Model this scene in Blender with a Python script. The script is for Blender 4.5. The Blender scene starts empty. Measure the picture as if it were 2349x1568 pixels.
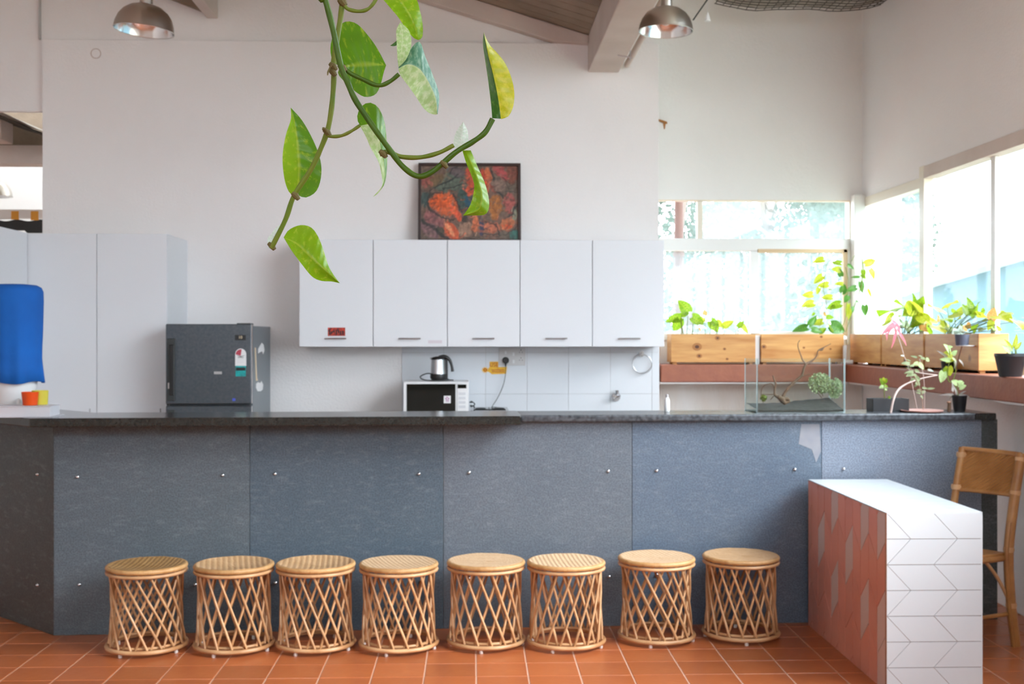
import bpy, bmesh, math, random
from math import sin, cos, pi, radians, sqrt, atan2, tan
from mathutils import Vector, Matrix, noise

random.seed(7)
sc = bpy.context.scene
COL = sc.collection

# ------------------------------------------------------------------ camera
FPX, CX, HY, EYE = 2700.0, 1174.5, 770.0, 1.5      # focal length in pixels (2349 wide), horizon row, eye height
YAW = math.atan((CX - 1085.0) / FPX)
cam_d = bpy.data.cameras.new('camera')
cam = bpy.data.objects.new('camera', cam_d); COL.objects.link(cam)
cam.location = (0, 0, EYE); cam.rotation_euler = (pi / 2, 0, -YAW)
cam_d.sensor_width = 36; cam_d.lens = 36 * FPX / 2349
cam_d.shift_y = (HY - 784.0) / 2349
cam_d.clip_start = 0.05; cam_d.clip_end = 300
cam_d.dof.use_dof = True; cam_d.dof.focus_distance = 1.25; cam_d.dof.aperture_fstop = 20
sc.camera = cam

# ------------------------------------------------------------------ light and exposure
W = bpy.data.worlds.new('overcast_sky'); sc.world = W; W.use_nodes = True
wn = W.node_tree.nodes; wl = W.node_tree.links; wn.clear()
wo = wn.new('ShaderNodeOutputWorld'); wb = wn.new('ShaderNodeBackground')
tcw = wn.new('ShaderNodeTexCoord'); sx = wn.new('ShaderNodeSeparateXYZ'); rp = wn.new('ShaderNodeValToRGB')
wl.new(tcw.outputs['Generated'], sx.inputs[0]); wl.new(sx.outputs['Z'], rp.inputs[0])
rp.color_ramp.elements[0].position = 0.0; rp.color_ramp.elements[0].color = (0.86, 0.93, 1.0, 1)
rp.color_ramp.elements[1].position = 0.7; rp.color_ramp.elements[1].color = (0.78, 0.88, 1.0, 1)
wl.new(rp.outputs[0], wb.inputs[0]); wb.inputs[1].default_value = 5.0
wl.new(wb.outputs[0], wo.inputs[0])
sun_d = bpy.data.lights.new('sun', 'SUN'); sun = bpy.data.objects.new('sun', sun_d); COL.objects.link(sun)
sun_d.energy = 2.4; sun_d.angle = radians(32); sun_d.color = (1.0, 0.97, 0.93)
sun.rotation_euler = Vector((0.75, -0.44, 0.62)).to_track_quat('Z', 'Y').to_euler()
sc.view_settings.view_transform = 'Standard'; sc.view_settings.look = 'None'
sc.view_settings.gamma = 1.0; sc.view_settings.use_curve_mapping = False
sc.view_settings.exposure = 1.12
cy = sc.cycles
cy.use_denoising = True; cy.max_bounces = 8; cy.diffuse_bounces = 5; cy.glossy_bounces = 3
cy.transmission_bounces = 5; cy.transparent_max_bounces = 10; cy.caustics_reflective = False; cy.caustics_refractive = False
cy.sample_clamp_indirect = 6.0

# ------------------------------------------------------------------ pixel -> place on a known surface
CT, ST = cos(YAW), sin(YAW)
def ray(px, py):
    u = (px - CX) / FPX; v = -(py - HY) / FPX
    return Vector((u * CT + ST, CT - u * ST, v))
def PY(px, py, Y):
    r = ray(px, py); return Vector((0, 0, EYE)) + r * (Y / r.y)
def PXX(px, py, X):
    r = ray(px, py); return Vector((0, 0, EYE)) + r * (X / r.x)
def PZ(px, py, Z):
    r = ray(px, py); return Vector((0, 0, EYE)) + r * ((Z - EYE) / r.z)
def PD(px, py, d):
    return Vector((0, 0, EYE)) + ray(px, py) * d
def xat(px, Y): return PY(px, HY, Y).x
def zat(py, Y, px=CX): return PY(px, py, Y).z

# ------------------------------------------------------------------ materials
def srgb(r, g, b):
    f = lambda c: (c / 255) / 12.92 if c <= 10 else (((c / 255) + .055) / 1.055) ** 2.4
    return (f(r), f(g), f(b), 1)
MATS = {}
def mat(name, col, rough=.5, metal=0, var=None, scale=8, amt=.5, bump=0, bscale=40, spec=.5, detail=4,
        stretch=None, transl=0, coat=0, trans=0, alpha=1, rnd=0, emit=0):
    m = bpy.data.materials.new(name); m.use_nodes = True; MATS[name] = m
    nt = m.node_tree; n = nt.nodes; l = nt.links; b = n['Principled BSDF']
    b.inputs['Base Color'].default_value = col; b.inputs['Roughness'].default_value = rough
    b.inputs['Metallic'].default_value = metal; b.inputs['Specular IOR Level'].default_value = spec
    b.inputs['Coat Weight'].default_value = coat; b.inputs['Transmission Weight'].default_value = trans
    b.inputs['Alpha'].default_value = alpha
    tc = n.new('ShaderNodeTexCoord'); mp = n.new('ShaderNodeMapping'); l.new(tc.outputs['Object'], mp.inputs[0])
    if stretch: mp.inputs['Scale'].default_value = stretch
    colout = None
    if var is not None:
        nz = n.new('ShaderNodeTexNoise'); nz.inputs['Scale'].default_value = scale; nz.inputs['Detail'].default_value = detail
        l.new(mp.outputs[0], nz.inputs['Vector'])
        mr = n.new('ShaderNodeMapRange'); mr.inputs[1].default_value = .5 - amt / 2; mr.inputs[2].default_value = .5 + amt / 2
        l.new(nz.outputs[0], mr.inputs[0])
        mx = n.new('ShaderNodeMix'); mx.data_type = 'RGBA'; l.new(mr.outputs[0], mx.inputs[0])
        mx.inputs[6].default_value = col; mx.inputs[7].default_value = var
        colout = mx.outputs[2]
    if rnd:
        oi = n.new('ShaderNodeObjectInfo'); hs = n.new('ShaderNodeHueSaturation'); mr2 = n.new('ShaderNodeMapRange')
        l.new(oi.outputs['Random'], mr2.inputs[0]); mr2.inputs[3].default_value = 1 - rnd; mr2.inputs[4].default_value = 1 + rnd
        l.new(mr2.outputs[0], hs.inputs['Value'])
        if colout: l.new(colout, hs.inputs['Color'])
        else: hs.inputs['Color'].default_value = col
        colout = hs.outputs[0]
    if colout: l.new(colout, b.inputs['Base Color'])
    if bump:
        nb = n.new('ShaderNodeTexNoise'); nb.inputs['Scale'].default_value = bscale; nb.inputs['Detail'].default_value = 5
        l.new(mp.outputs[0], nb.inputs['Vector'])
        bp = n.new('ShaderNodeBump'); bp.inputs['Strength'].default_value = bump; bp.inputs['Distance'].default_value = .01
        l.new(nb.outputs[0], bp.inputs['Height']); l.new(bp.outputs[0], b.inputs['Normal'])
    if transl:
        tr = n.new('ShaderNodeBsdfTranslucent'); ms = n.new('ShaderNodeMixShader'); ms.inputs[0].default_value = transl
        if colout: l.new(colout, tr.inputs[0])
        else: tr.inputs[0].default_value = col
        l.new(b.outputs[0], ms.inputs[1]); l.new(tr.outputs[0], ms.inputs[2])
        l.new(ms.outputs[0], n['Material Output'].inputs[0])
    return m

def glass_mat(name, tint, haze, gloss=.06, hazecol=(.9, .95, 1, 1)):
    m = bpy.data.materials.new(name); m.use_nodes = True; nt = m.node_tree; n = nt.nodes; l = nt.links
    n.remove(n['Principled BSDF']); out = n['Material Output']
    t = n.new('ShaderNodeBsdfTransparent'); t.inputs[0].default_value = tint
    g = n.new('ShaderNodeBsdfGlossy'); g.inputs['Roughness'].default_value = .03
    h = n.new('ShaderNodeBsdfTranslucent'); h.inputs[0].default_value = hazecol
    a = n.new('ShaderNodeMixShader'); a.inputs[0].default_value = haze; l.new(t.outputs[0], a.inputs[1]); l.new(h.outputs[0], a.inputs[2])
    b = n.new('ShaderNodeMixShader'); b.inputs[0].default_value = gloss; l.new(a.outputs[0], b.inputs[1]); l.new(g.outputs[0], b.inputs[2])
    l.new(b.outputs[0], out.inputs[0]); return m

M = {}
M['wall'] = mat('painted_plaster', (.87, .835, .82, 1), .85, var=(.85, .81, .79, 1), scale=1.5, amt=.6, bump=.25, bscale=60)
M['wall_white'] = mat('white_plaster', (.88, .86, .83, 1), .8, var=(.84, .82, .79, 1), scale=2, amt=.6, bump=.2, bscale=50)
M['wall_damp'] = mat('damp_stained_plaster', (.80, .81, .80, 1), .8, var=(.70, .63, .56, 1), scale=3.0, amt=.45, stretch=(1.6, 1, .35), bump=.3)
M['beam'] = mat('painted_beam', (.70, .60, .54, 1), .7, var=(.60, .50, .44, 1), scale=3, amt=.5, bump=.3, bscale=30)
M['soffit'] = mat('roof_boarding', (.36, .28, .20, 1), .8, var=(.20, .15, .11, 1), scale=3, amt=.5, bump=.5, bscale=20)
M['ceil'] = mat('roof_sheet', (.76, .73, .68, 1), .8, var=(.68, .64, .58, 1), scale=2, amt=.5)
M['net'] = mat('grey_net', (.07, .06, .05, 1), .8)
M['cab'] = mat('white_laminate', (.74, .75, .77, 1), .35, spec=.4)
M['cab_edge'] = mat('white_board_edge', (.62, .63, .65, 1), .5)
M['btile'] = mat('glazed_white_tile', (.74, .76, .79, 1), .22, rnd=.02)
M['grout'] = mat('grey_grout', (.50, .48, .46, 1), .8)
M['steel'] = mat('brushed_steel', (.55, .55, .56, 1), .28, 1, bump=.05, bscale=200)
M['chrome'] = mat('chrome', (.75, .76, .78, 1), .12, 1)
M['alu'] = mat('spun_aluminium', (.52, .49, .44, 1), .30, 1, var=(.60, .57, .52, 1), scale=6, amt=.6, bump=.06, bscale=90)
M['alu_in'] = mat('polished_aluminium', (.80, .80, .80, 1), .18, 1)
M['black'] = mat('black_plastic', (.010, .010, .010, 1), .35)
M['blackglass'] = mat('black_glass', (.008, .008, .006, 1), .08)
M['stone_top'] = mat('black_granite', (.012, .012, .010, 1), .12, var=(.022, .024, .022, 1), scale=90, amt=.35, detail=6, bump=.08, bscale=80, spec=.6)
M['stone_top2'] = mat('honed_granite', (.02, .024, .028, 1), .25, var=(.09, .10, .115, 1), scale=45, amt=.4, detail=6, bump=.15, bscale=60, spec=.6)
M['fridge'] = mat('charcoal_fridge_steel', (.065, .082, .095, 1), .34, .55, var=(.11, .12, .135, 1), scale=60, amt=.6, bump=.05, bscale=300)
M['fridge_side'] = mat('grey_fridge_side', (.17, .20, .22, 1), .35, .3)
M['darkgrey'] = mat('dark_grey_trim', (.03, .035, .035, 1), .4)
M['frame'] = mat('cream_window_aluminium', (.76, .68, .55, 1), .4)
M['frame_w'] = mat('white_window_aluminium', (.78, .76, .72, 1), .4)
M['tan'] = mat('bare_timber_bead', (.62, .44, .25, 1), .5)
M['terra'] = mat('terracotta_ledge_stone', (.34, .115, .06, 1), .55, var=(.27, .085, .05, 1), scale=14, amt=.6, bump=.2)
def wood_mat():
    m = mat('pine_board', (.66, .36, .12, 1), .5, var=(.44, .18, .04, 1), scale=3.0, amt=.40, stretch=(1.0, 1.0, 8), detail=5, bump=.1, bscale=20)
    nt = m.node_tree; n = nt.nodes; l = nt.links; b = n['Principled BSDF']
    src = b.inputs['Base Color'].links[0].from_socket
    tc = n.new('ShaderNodeTexCoord'); vo = n.new('ShaderNodeTexVoronoi'); vo.inputs['Scale'].default_value = 4.5; l.new(tc.outputs['Object'], vo.inputs['Vector'])
    mr = n.new('ShaderNodeMapRange'); mr.inputs[1].default_value = .03; mr.inputs[2].default_value = .13; mr.inputs[3].default_value = .9; mr.inputs[4].default_value = 0
    l.new(vo.outputs['Distance'], mr.inputs[0])
    mx = n.new('ShaderNodeMix'); mx.data_type = 'RGBA'; l.new(mr.outputs[0], mx.inputs[0]); l.new(src, mx.inputs[6]); mx.inputs[7].default_value = (.10, .03, .008, 1)
    l.new(mx.outputs[2], b.inputs['Base Color']); return m
M['pine'] = wood_mat()
M['knot'] = mat('dark_knot', (.09, .028, .008, 1), .6)
M['knot_ring'] = mat('knot_halo', (.36, .14, .03, 1), .55)
M['soil'] = mat('potting_soil', (.05, .03, .02, 1), .9, var=(.10, .06, .04, 1), scale=40, bump=.6)
M['cane'] = mat('golden_cane', (.64, .39, .20, 1), .36, var=(.45, .22, .09, 1), scale=9, amt=.4, bump=.15, bscale=60, rnd=.12)
M['cane_dark'] = mat('brown_rattan', (.46, .22, .07, 1), .4, var=(.28, .11, .03, 1), scale=10, amt=.5, bump=.2, bscale=60)
M['foot'] = mat('white_plastic_foot', (.72, .68, .64, 1), .5)
M['floor'] = mat('terracotta_floor_tile', (.46, .135, .042, 1), .30, var=(.35, .088, .026, 1), scale=5, amt=.5, bump=.12, bscale=25, rnd=.12, spec=.5)
M['fgrout'] = mat('floor_grout', (.62, .38, .27, 1), .8)
M['wtile'] = mat('white_block_tile', (.67, .71, .73, 1), .22, rnd=.015)
M['ptile'] = mat('salmon_block_tile', (.76, .35, .26, 1), .35, var=(.69, .29, .21, 1), scale=5, rnd=.05)
M['gtile'] = mat('pale_grey_pink_block_tile', (.66, .52, .48, 1), .35)
M['bgrout'] = mat('orange_grout', (.22, .085, .04, 1), .8)
M['bgrout_w'] = mat('pale_grout', (.60, .52, .46, 1), .8)
M['blue'] = mat('blue_cloth', (.001, .125, .50, 1), .85, var=(.001, .085, .36, 1), scale=5, amt=.6, bump=.4, bscale=14)
M['plastic'] = mat('clear_plastic', (.80, .80, .84, 1), .25, alpha=.55)
M['whiteplastic'] = mat('white_plastic', (.78, .78, .78, 1), .35)
M['orange'] = mat('orange_cup_plastic', (.85, .10, .01, 1), .3, transl=.3)
M['yellow'] = mat('yellow_cup_plastic', (.80, .72, .10, 1), .3, transl=.4)
M['red_print'] = mat('red_printed_paper', (.62, .05, .02, 1), .6, var=(.14, .01, .01, 1), scale=60, amt=.2)
M['sign'] = mat('yellow_sticker', (.88, .52, .02, 1), .5, var=(.75, .36, .02, 1), scale=60, amt=.3)
M['sign_red'] = mat('orange_red_print', (.48, .05, .0, 1), .5)
M['paper'] = mat('white_paper', (.78, .78, .78, 1), .6)
M['teal'] = mat('teal_print', (.01, .22, .22, 1), .4, var=(.0, .45, .45, 1), scale=30, amt=.3)
M['maroon'] = mat('maroon_print', (.45, .05, .08, 1), .5)
M['purple'] = mat('purple_print', (.35, .06, .25, 1), .5)
M['cream'] = mat('cream_print', (.75, .60, .40, 1), .5)
M['bluelight'] = mat('blue_print', (.08, .12, .6, 1), .3)
M['rust'] = mat('rusty_bracket', (.42, .18, .05, 1), .7)
M['pole'] = mat('red_brown_post', (.13, .055, .035, 1), .7, var=(.09, .035, .02, 1), scale=8)
M['pot'] = mat('black_nursery_pot', (.012, .012, .014, 1), .5)
M['pot_grey'] = mat('grey_violet_pot', (.10, .11, .16, 1), .5)
M['dish'] = mat('pink_clay_saucer', (.50, .26, .22, 1), .6)
M['drift'] = mat('driftwood', (.16, .085, .05, 1), .8, var=(.09, .06, .03, 1), scale=20, bump=.5)
M['stem_brown'] = mat('brown_stem', (.30, .16, .10, 1), .6)
M['stem_pink'] = mat('pink_grey_stem', (.52, .40, .36, 1), .6)
M['sand'] = mat('grey_gravel', (.05, .045, .038, 1), .95, var=(.02, .02, .018, 1), scale=50, bump=.5)
M['moss'] = mat('pale_dry_foliage', (.42, .46, .26, 1), .8, var=(.16, .22, .08, 1), scale=30, transl=.2)
M['bark'] = mat('tree_bark', (.20, .16, .13, 1), .9, var=(.12, .09, .07, 1), scale=5)
M['foliage'] = mat('tree_foliage', (.055, .085, .06, 1), .7, var=(.11, .15, .12, 1), scale=1.5, amt=.4, transl=.4)
M['ground'] = mat('dry_ground', (.45, .42, .36, 1), .9, var=(.32, .36, .22, 1), scale=.5)
M['house'] = mat('pale_blue_render', (.085, .18, .22, 1), .8)
M['house_roof'] = mat('white_roof_sheet', (.85, .86, .88, 1), .6)
M['glass'] = glass_mat('clear_window_glass', (.97, .99, 1, 1), .015, .03)
M['dusty'] = glass_mat('dusty_window_glass', (.93, .97, .98, 1), .09, .03, (.80, .93, .97, 1))
M['tank'] = glass_mat('tank_glass', (.95, .985, .98, 1), .004, .03, (.8, .9, .9, 1))
M['tank_edge'] = glass_mat('tank_glass_edge', (.80, .90, .90, 1), .35, .08, (.85, .93, .95, 1))
M['pink'] = mat('pink_petal', (.88, .20, .27, 1), .5, var=(.95, .45, .50, 1), scale=25, amt=.5, transl=.4)
M['lily'] = mat('lilac_leaf', (.55, .42, .50, 1), .5, var=(.35, .40, .25, 1), scale=20, transl=.3)
M['awn_w'] = mat('awning_white', (.75, .68, .62, 1), .7)
M['awn_o'] = mat('awning_orange', (.72, .30, .03, 1), .7)

def slate(name, c1, c2, seed):
    """grey slate slab: cloudy tone, fine flecks, pale scratches of its own"""
    m = mat(name, c1, .42, var=c2, scale=3.2, amt=.7, bump=.12, bscale=70, detail=6, spec=.45)
    nt = m.node_tree; n = nt.nodes; l = nt.links; b = n['Principled BSDF']
    src = b.inputs['Base Color'].links[0].from_socket
    tc = n.new('ShaderNodeTexCoord'); mp = n.new('ShaderNodeMapping'); mp.inputs['Location'].default_value = (seed, seed * .7, 0)
    mp.inputs['Rotation'].default_value = (0, radians(35), 0); mp.inputs['Scale'].default_value = (1.6, 1.6, 5.0)
    l.new(tc.outputs['Object'], mp.inputs[0])
    nz = n.new('ShaderNodeTexNoise'); nz.inputs['Scale'].default_value = 9; nz.inputs['Detail'].default_value = 10; nz.inputs['Roughness'].default_value = .7; nz.inputs['Distortion'].default_value = .3
    l.new(mp.outputs[0], nz.inputs['Vector'])
    mr = n.new('ShaderNodeMapRange'); mr.inputs[1].default_value = .52; mr.inputs[2].default_value = .72; mr.inputs[4].default_value = .20; l.new(nz.outputs[0], mr.inputs[0])
    mx = n.new('ShaderNodeMix'); mx.data_type = 'RGBA'; l.new(mr.outputs[0], mx.inputs[0]); l.new(src, mx.inputs[6]); mx.inputs[7].default_value = (.34, .37, .40, 1)
    n2 = n.new('ShaderNodeTexNoise'); n2.inputs['Scale'].default_value = 150; n2.inputs['Detail'].default_value = 2; l.new(tc.outputs['Object'], n2.inputs['Vector'])
    m2 = n.new('ShaderNodeMapRange'); m2.inputs[1].default_value = .4; m2.inputs[2].default_value = .6; m2.inputs[3].default_value = .78; m2.inputs[4].default_value = 1.22; l.new(n2.outputs[0], m2.inputs[0])
    hs = n.new('ShaderNodeHueSaturation'); l.new(m2.outputs[0], hs.inputs['Value']); l.new(mx.outputs[2], hs.inputs['Color'])
    l.new(hs.outputs[0], b.inputs['Base Color']); return m
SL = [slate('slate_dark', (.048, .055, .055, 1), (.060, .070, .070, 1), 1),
      slate('slate_a', (.080, .108, .128, 1), (.105, .130, .150, 1), 2),
      slate('slate_b', (.060, .092, .122, 1), (.085, .116, .145, 1), 3),
      slate('slate_c', (.098, .122, .150, 1), (.122, .145, .172, 1), 4),
      slate('slate_d', (.078, .114, .165, 1), (.115, .148, .19, 1), 5),
      slate('slate_e', (.155, .195, .255, 1), (.20, .225, .28, 1), 6)]

def leaf_mat(name, c1, c2, spots=.35, transl=.45, rough=.35):
    """leaf: streaks of a second tone run from the midrib outwards; uv.x along the leaf, uv.y across it"""
    m = bpy.data.materials.new(name); m.use_nodes = True; nt = m.node_tree; n = nt.nodes; l = nt.links; b = n['Principled BSDF']
    uv = n.new('ShaderNodeUVMap'); mp = n.new('ShaderNodeMapping'); l.new(uv.outputs[0], mp.inputs[0]); mp.inputs['Scale'].default_value = (9, 3, 1); mp.inputs['Rotation'].default_value = (0, 0, .35)
    nz = n.new('ShaderNodeTexNoise'); nz.inputs['Scale'].default_value = 1.6; nz.inputs['Detail'].default_value = 5; nz.inputs['Roughness'].default_value = .6; l.new(mp.outputs[0], nz.inputs['Vector'])
    mr = n.new('ShaderNodeMapRange'); mr.inputs[1].default_value = .62 - spots * .35; mr.inputs[2].default_value = .80 - spots * .3; l.new(nz.outputs[0], mr.inputs[0])
    mx = n.new('ShaderNodeMix'); mx.data_type = 'RGBA'; l.new(mr.outputs[0], mx.inputs[0]); mx.inputs[6].default_value = c1; mx.inputs[7].default_value = c2
    sp = n.new('ShaderNodeSeparateXYZ'); l.new(uv.outputs[0], sp.inputs[0])
    a1 = n.new('ShaderNodeMath'); a1.operation = 'SUBTRACT'; l.new(sp.outputs['Y'], a1.inputs[0]); a1.inputs[1].default_value = .5
    a2 = n.new('ShaderNodeMath'); a2.operation = 'ABSOLUTE'; l.new(a1.outputs[0], a2.inputs[0])
    m3 = n.new('ShaderNodeMapRange'); m3.inputs[1].default_value = .01; m3.inputs[2].default_value = .05; m3.inputs[3].default_value = .6; m3.inputs[4].default_value = 0; l.new(a2.outputs[0], m3.inputs[0])
    mx2 = n.new('ShaderNodeMix'); mx2.data_type = 'RGBA'; l.new(m3.outputs[0], mx2.inputs[0]); l.new(mx.outputs[2], mx2.inputs[6]); mx2.inputs[7].default_value = c2
    wv = n.new('ShaderNodeTexWave'); wv.inputs['Scale'].default_value = 3.0; wv.inputs['Distortion'].default_value = 1.5; l.new(uv.outputs[0], wv.inputs['Vector'])
    bp = n.new('ShaderNodeBump'); bp.inputs['Strength'].default_value = .25; bp.inputs['Distance'].default_value = .002; l.new(wv.outputs[1], bp.inputs['Height']); l.new(bp.outputs[0], b.inputs['Normal'])
    l.new(mx2.outputs[2], b.inputs['Base Color']); b.inputs['Roughness'].default_value = rough; b.inputs['Specular IOR Level'].default_value = .4
    tr = n.new('ShaderNodeBsdfTranslucent'); l.new(mx2.outputs[2], tr.inputs[0]); ms = n.new('ShaderNodeMixShader'); ms.inputs[0].default_value = transl
    l.new(b.outputs[0], ms.inputs[1]); l.new(tr.outputs[0], ms.inputs[2]); l.new(ms.outputs[0], n['Material Output'].inputs[0])
    return m
L = {
 'green': leaf_mat('leaf_mid_green', (.11, .29, .008, 1), (.36, .50, .03, 1), .22),
 'lime': leaf_mat('leaf_lime', (.22, .42, .008, 1), (.42, .55, .04, 1), .25),
 'yellow': leaf_mat('leaf_yellow_lime', (.50, .52, .01, 1), (.68, .62, .05, 1), .5),
 'dark': leaf_mat('leaf_dark_green', (.035, .12, .012, 1), (.12, .26, .03, 1), .3, .25),
 'pale': leaf_mat('leaf_pale_underside', (.58, .72, .60, 1), (.72, .80, .74, 1), .5, .4, .5),
 'palegreen': leaf_mat('leaf_pale_green', (.40, .58, .22, 1), (.62, .72, .42, 1), .5, .4, .5),
 'teal': leaf_mat('leaf_teal_underside', (.09, .26, .16, 1), (.30, .48, .34, 1), .5, .3, .5),
 'pgreen': leaf_mat('window_leaf_green', (.16, .33, .012, 1), (.42, .48, .04, 1), .5, .55),
 'pyellow': leaf_mat('window_leaf_yellow', (.36, .42, .015, 1), (.58, .58, .08, 1), .5, .6),
 'pdark': leaf_mat('window_leaf_dark', (.06, .18, .02, 1), (.14, .30, .05, 1), .4, .3),
 'porange': leaf_mat('window_leaf_orange', (.65, .28, .08, 1), (.70, .45, .15, 1), .5, .5),
 'sage': leaf_mat('sage_leaf', (.22, .28, .13, 1), (.45, .50, .30, 1), .5, .4, .5),
}
M['vine'] = mat('green_vine_stem', (.105, .17, .012, 1), .45, var=(.17, .19, .025, 1), scale=30, bump=.2, spec=.25)
M['vine_dark'] = mat('dark_green_vine_stem', (.035, .085, .004, 1), .42, var=(.07, .13, .008, 1), scale=30, bump=.2, spec=.25)
M['node'] = mat('brown_vine_node', (.12, .09, .02, 1), .7)
M['net_roof'] = mat('weathered_roof_sheet', (.44, .40, .34, 1), .85, var=(.34, .30, .25, 1), scale=4)

# ------------------------------------------------------------------ mesh helpers
class MB:
    def __init__(s): s.v = []; s.f = []
    def add(s, vs, fs):
        o = len(s.v); s.v += [tuple(p) for p in vs]; s.f += [tuple(i + o for i in f) for f in fs]; return s
    def box(s, x0, x1, y0, y1, z0, z1):
        x0, x1 = min(x0, x1), max(x0, x1); y0, y1 = min(y0, y1), max(y0, y1); z0, z1 = min(z0, z1), max(z0, z1)
        return s.add([(x0,y0,z0),(x1,y0,z0),(x1,y1,z0),(x0,y1,z0),(x0,y0,z1),(x1,y0,z1),(x1,y1,z1),(x0,y1,z1)],
                     [(0,3,2,1),(4,5,6,7),(0,1,5,4),(1,2,6,5),(2,3,7,6),(3,0,4,7)])
    def tube(s, pts, r, n=8, closed=False, caps=True):
        pts = [Vector(p) for p in pts]; m = len(pts)
        rr = r if isinstance(r, (list, tuple)) else [r] * m
        vs = []; up = None
        for i, p in enumerate(pts):
            if closed: t = pts[(i + 1) % m] - pts[i - 1]
            else: t = pts[min(i + 1, m - 1)] - pts[max(i - 1, 0)]
            t = t.normalized() if t.length > 1e-9 else Vector((0, 0, 1))
            if up is None: up = Vector((0, 0, 1)) if abs(t.z) < .9 else Vector((1, 0, 0))
            a = t.cross(up)
            if a.length < 1e-6: a = t.cross(Vector((0, 1, 0)))
            a.normalize(); b = a.cross(t).normalized(); up = b
            for k in range(n):
                q = 2 * pi * k / n; vs.append(p + (a * cos(q) + b * sin(q)) * rr[i])
        fs = []
        for i in range(m if closed else m - 1):
            for k in range(n):
                i2 = (i + 1) % m; fs.append((i * n + k, i * n + (k + 1) % n, i2 * n + (k + 1) % n, i2 * n + k))
        if not closed and caps: fs.append(tuple(range(n))[::-1]); fs.append(tuple(range((m - 1) * n, m * n)))
        return s.add(vs, fs)
    def cyl(s, p0, p1, r0, r1=None, n=16): return s.tube([p0, p1], [r0, r0 if r1 is None else r1], n)
    def ring(s, c, R, r, n=40, m=8, sz=1.0):
        vs = []; fs = []
        for i in range(n):
            a = 2 * pi * i / n
            for k in range(m):
                q = 2 * pi * k / m; rr = R + r * cos(q)
                vs.append((c[0] + rr * cos(a), c[1] + rr * sin(a), c[2] + r * sz * sin(q)))
        for i in range(n):
            for k in range(m):
                i2 = (i + 1) % n; k2 = (k + 1) % m; fs.append((i * m + k, i2 * m + k, i2 * m + k2, i * m + k2))
        return s.add(vs, fs)
    def lathe(s, prof, c=(0, 0, 0), n=32, capb=True, capt=True):
        vs = []; fs = []; m = len(prof)
        for (r, z) in prof:
            for k in range(n):
                a = 2 * pi * k / n; vs.append((c[0] + r * cos(a), c[1] + r * sin(a), c[2] + z))
        for i in range(m - 1):
            for k in range(n): fs.append((i * n + k, i * n + (k + 1) % n, (i + 1) * n + (k + 1) % n, (i + 1) * n + k))
        if capb: fs.append(tuple(range(n))[::-1])
        if capt: fs.append(tuple(range((m - 1) * n, m * n)))
        return s.add(vs, fs)
    def prism(s, poly, off):
        """poly: 3-D points of one face, extruded by vector off"""
        n = len(poly); off = Vector(off); vs = [Vector(p) for p in poly] + [Vector(p) + off for p in poly]
        fs = [tuple(range(n)), tuple(range(n, 2 * n))[::-1]] + [(i, i + n, (i + 1) % n + n, (i + 1) % n) for i in range(n)]
        return s.add(vs, fs)
    def mesh(s, name, m, smooth=False, angle=40):
        me = bpy.data.meshes.new(name); me.from_pydata(s.v, [], s.f)
        bm = bmesh.new(); bm.from_mesh(me); bmesh.ops.recalc_face_normals(bm, faces=bm.faces); bm.to_mesh(me); bm.free()
        if m: me.materials.append(m)
        if smooth:
            me.polygons.foreach_set('use_smooth', [True] * len(me.polygons))
            try: me.set_sharp_from_angle(angle=radians(angle))
            except Exception: pass
        me.update(); return me

def wloc(o):
    v = Vector((0, 0, 0))
    while o is not None: v += o.location; o = o.parent
    return v
def link(name, me, parent=None, world=True, bevel=0):
    """one mesh object; under an unrotated parent its mesh may be given in world coordinates"""
    o = bpy.data.objects.new(name, me); COL.objects.link(o)
    if parent is not None:
        o.parent = parent
        if world: o.location = -wloc(parent)
    if bevel:
        b = o.modifiers.new('bevel', 'BEVEL'); b.width = bevel; b.segments = 2; b.limit_method = 'ANGLE'
    return o
def part(name, mb, m, parent=None, world=True, smooth=False, bevel=0, label=None, kind=None, angle=40):
    o = link(name, mb.mesh(name, m, smooth, angle), parent, world, bevel)
    if label: o['label'] = label
    if kind: o['kind'] = kind
    return o
def tag(o, label, cat, group=None):
    o['label'] = label; o['category'] = cat
    if group: o['group'] = group
    return o
def thing(name, label, cat, loc=(0, 0, 0), rz=0, group=None):
    o = bpy.data.objects.new(name, None); COL.objects.link(o); o.empty_display_size = .05
    o.location = loc; o.rotation_euler = (0, 0, rz); return tag(o, label, cat, group)
def struct(name, mb, m, smooth=False, bevel=0):
    o = part(name, mb, m, None, smooth=smooth, bevel=bevel); o['kind'] = 'structure'; return o
def bez(pts, n=10):
    """smooth curve through points (Catmull-Rom)"""
    P = [Vector(p) for p in pts]; P = [P[0] * 2 - P[1]] + P + [P[-1] * 2 - P[-2]]; out = []
    for i in range(1, len(P) - 2):
        for k in range(n):
            t = k / n; a, b, c, d = P[i - 1], P[i], P[i + 1], P[i + 2]
            out.append(.5 * ((2 * b) + (c - a) * t + (2 * a - 5 * b + 4 * c - d) * t * t + (3 * b - a - 3 * c + d) * t ** 3))
    out.append(P[-2]); return out
def text_mesh(name, txt, size, m, depth=.0006):
    cu = bpy.data.curves.new(name, 'FONT'); cu.body = txt; cu.size = size; cu.extrude = depth; cu.align_x = 'CENTER'; cu.align_y = 'CENTER'
    o = bpy.data.objects.new(name, cu); COL.objects.link(o)
    me = bpy.data.meshes.new_from_object(o.evaluated_get(bpy.context.evaluated_depsgraph_get())); bpy.data.objects.remove(o)
    me.transform(Matrix.Rotation(pi / 2, 4, 'X')); me.materials.clear(); me.materials.append(m); return me

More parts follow.
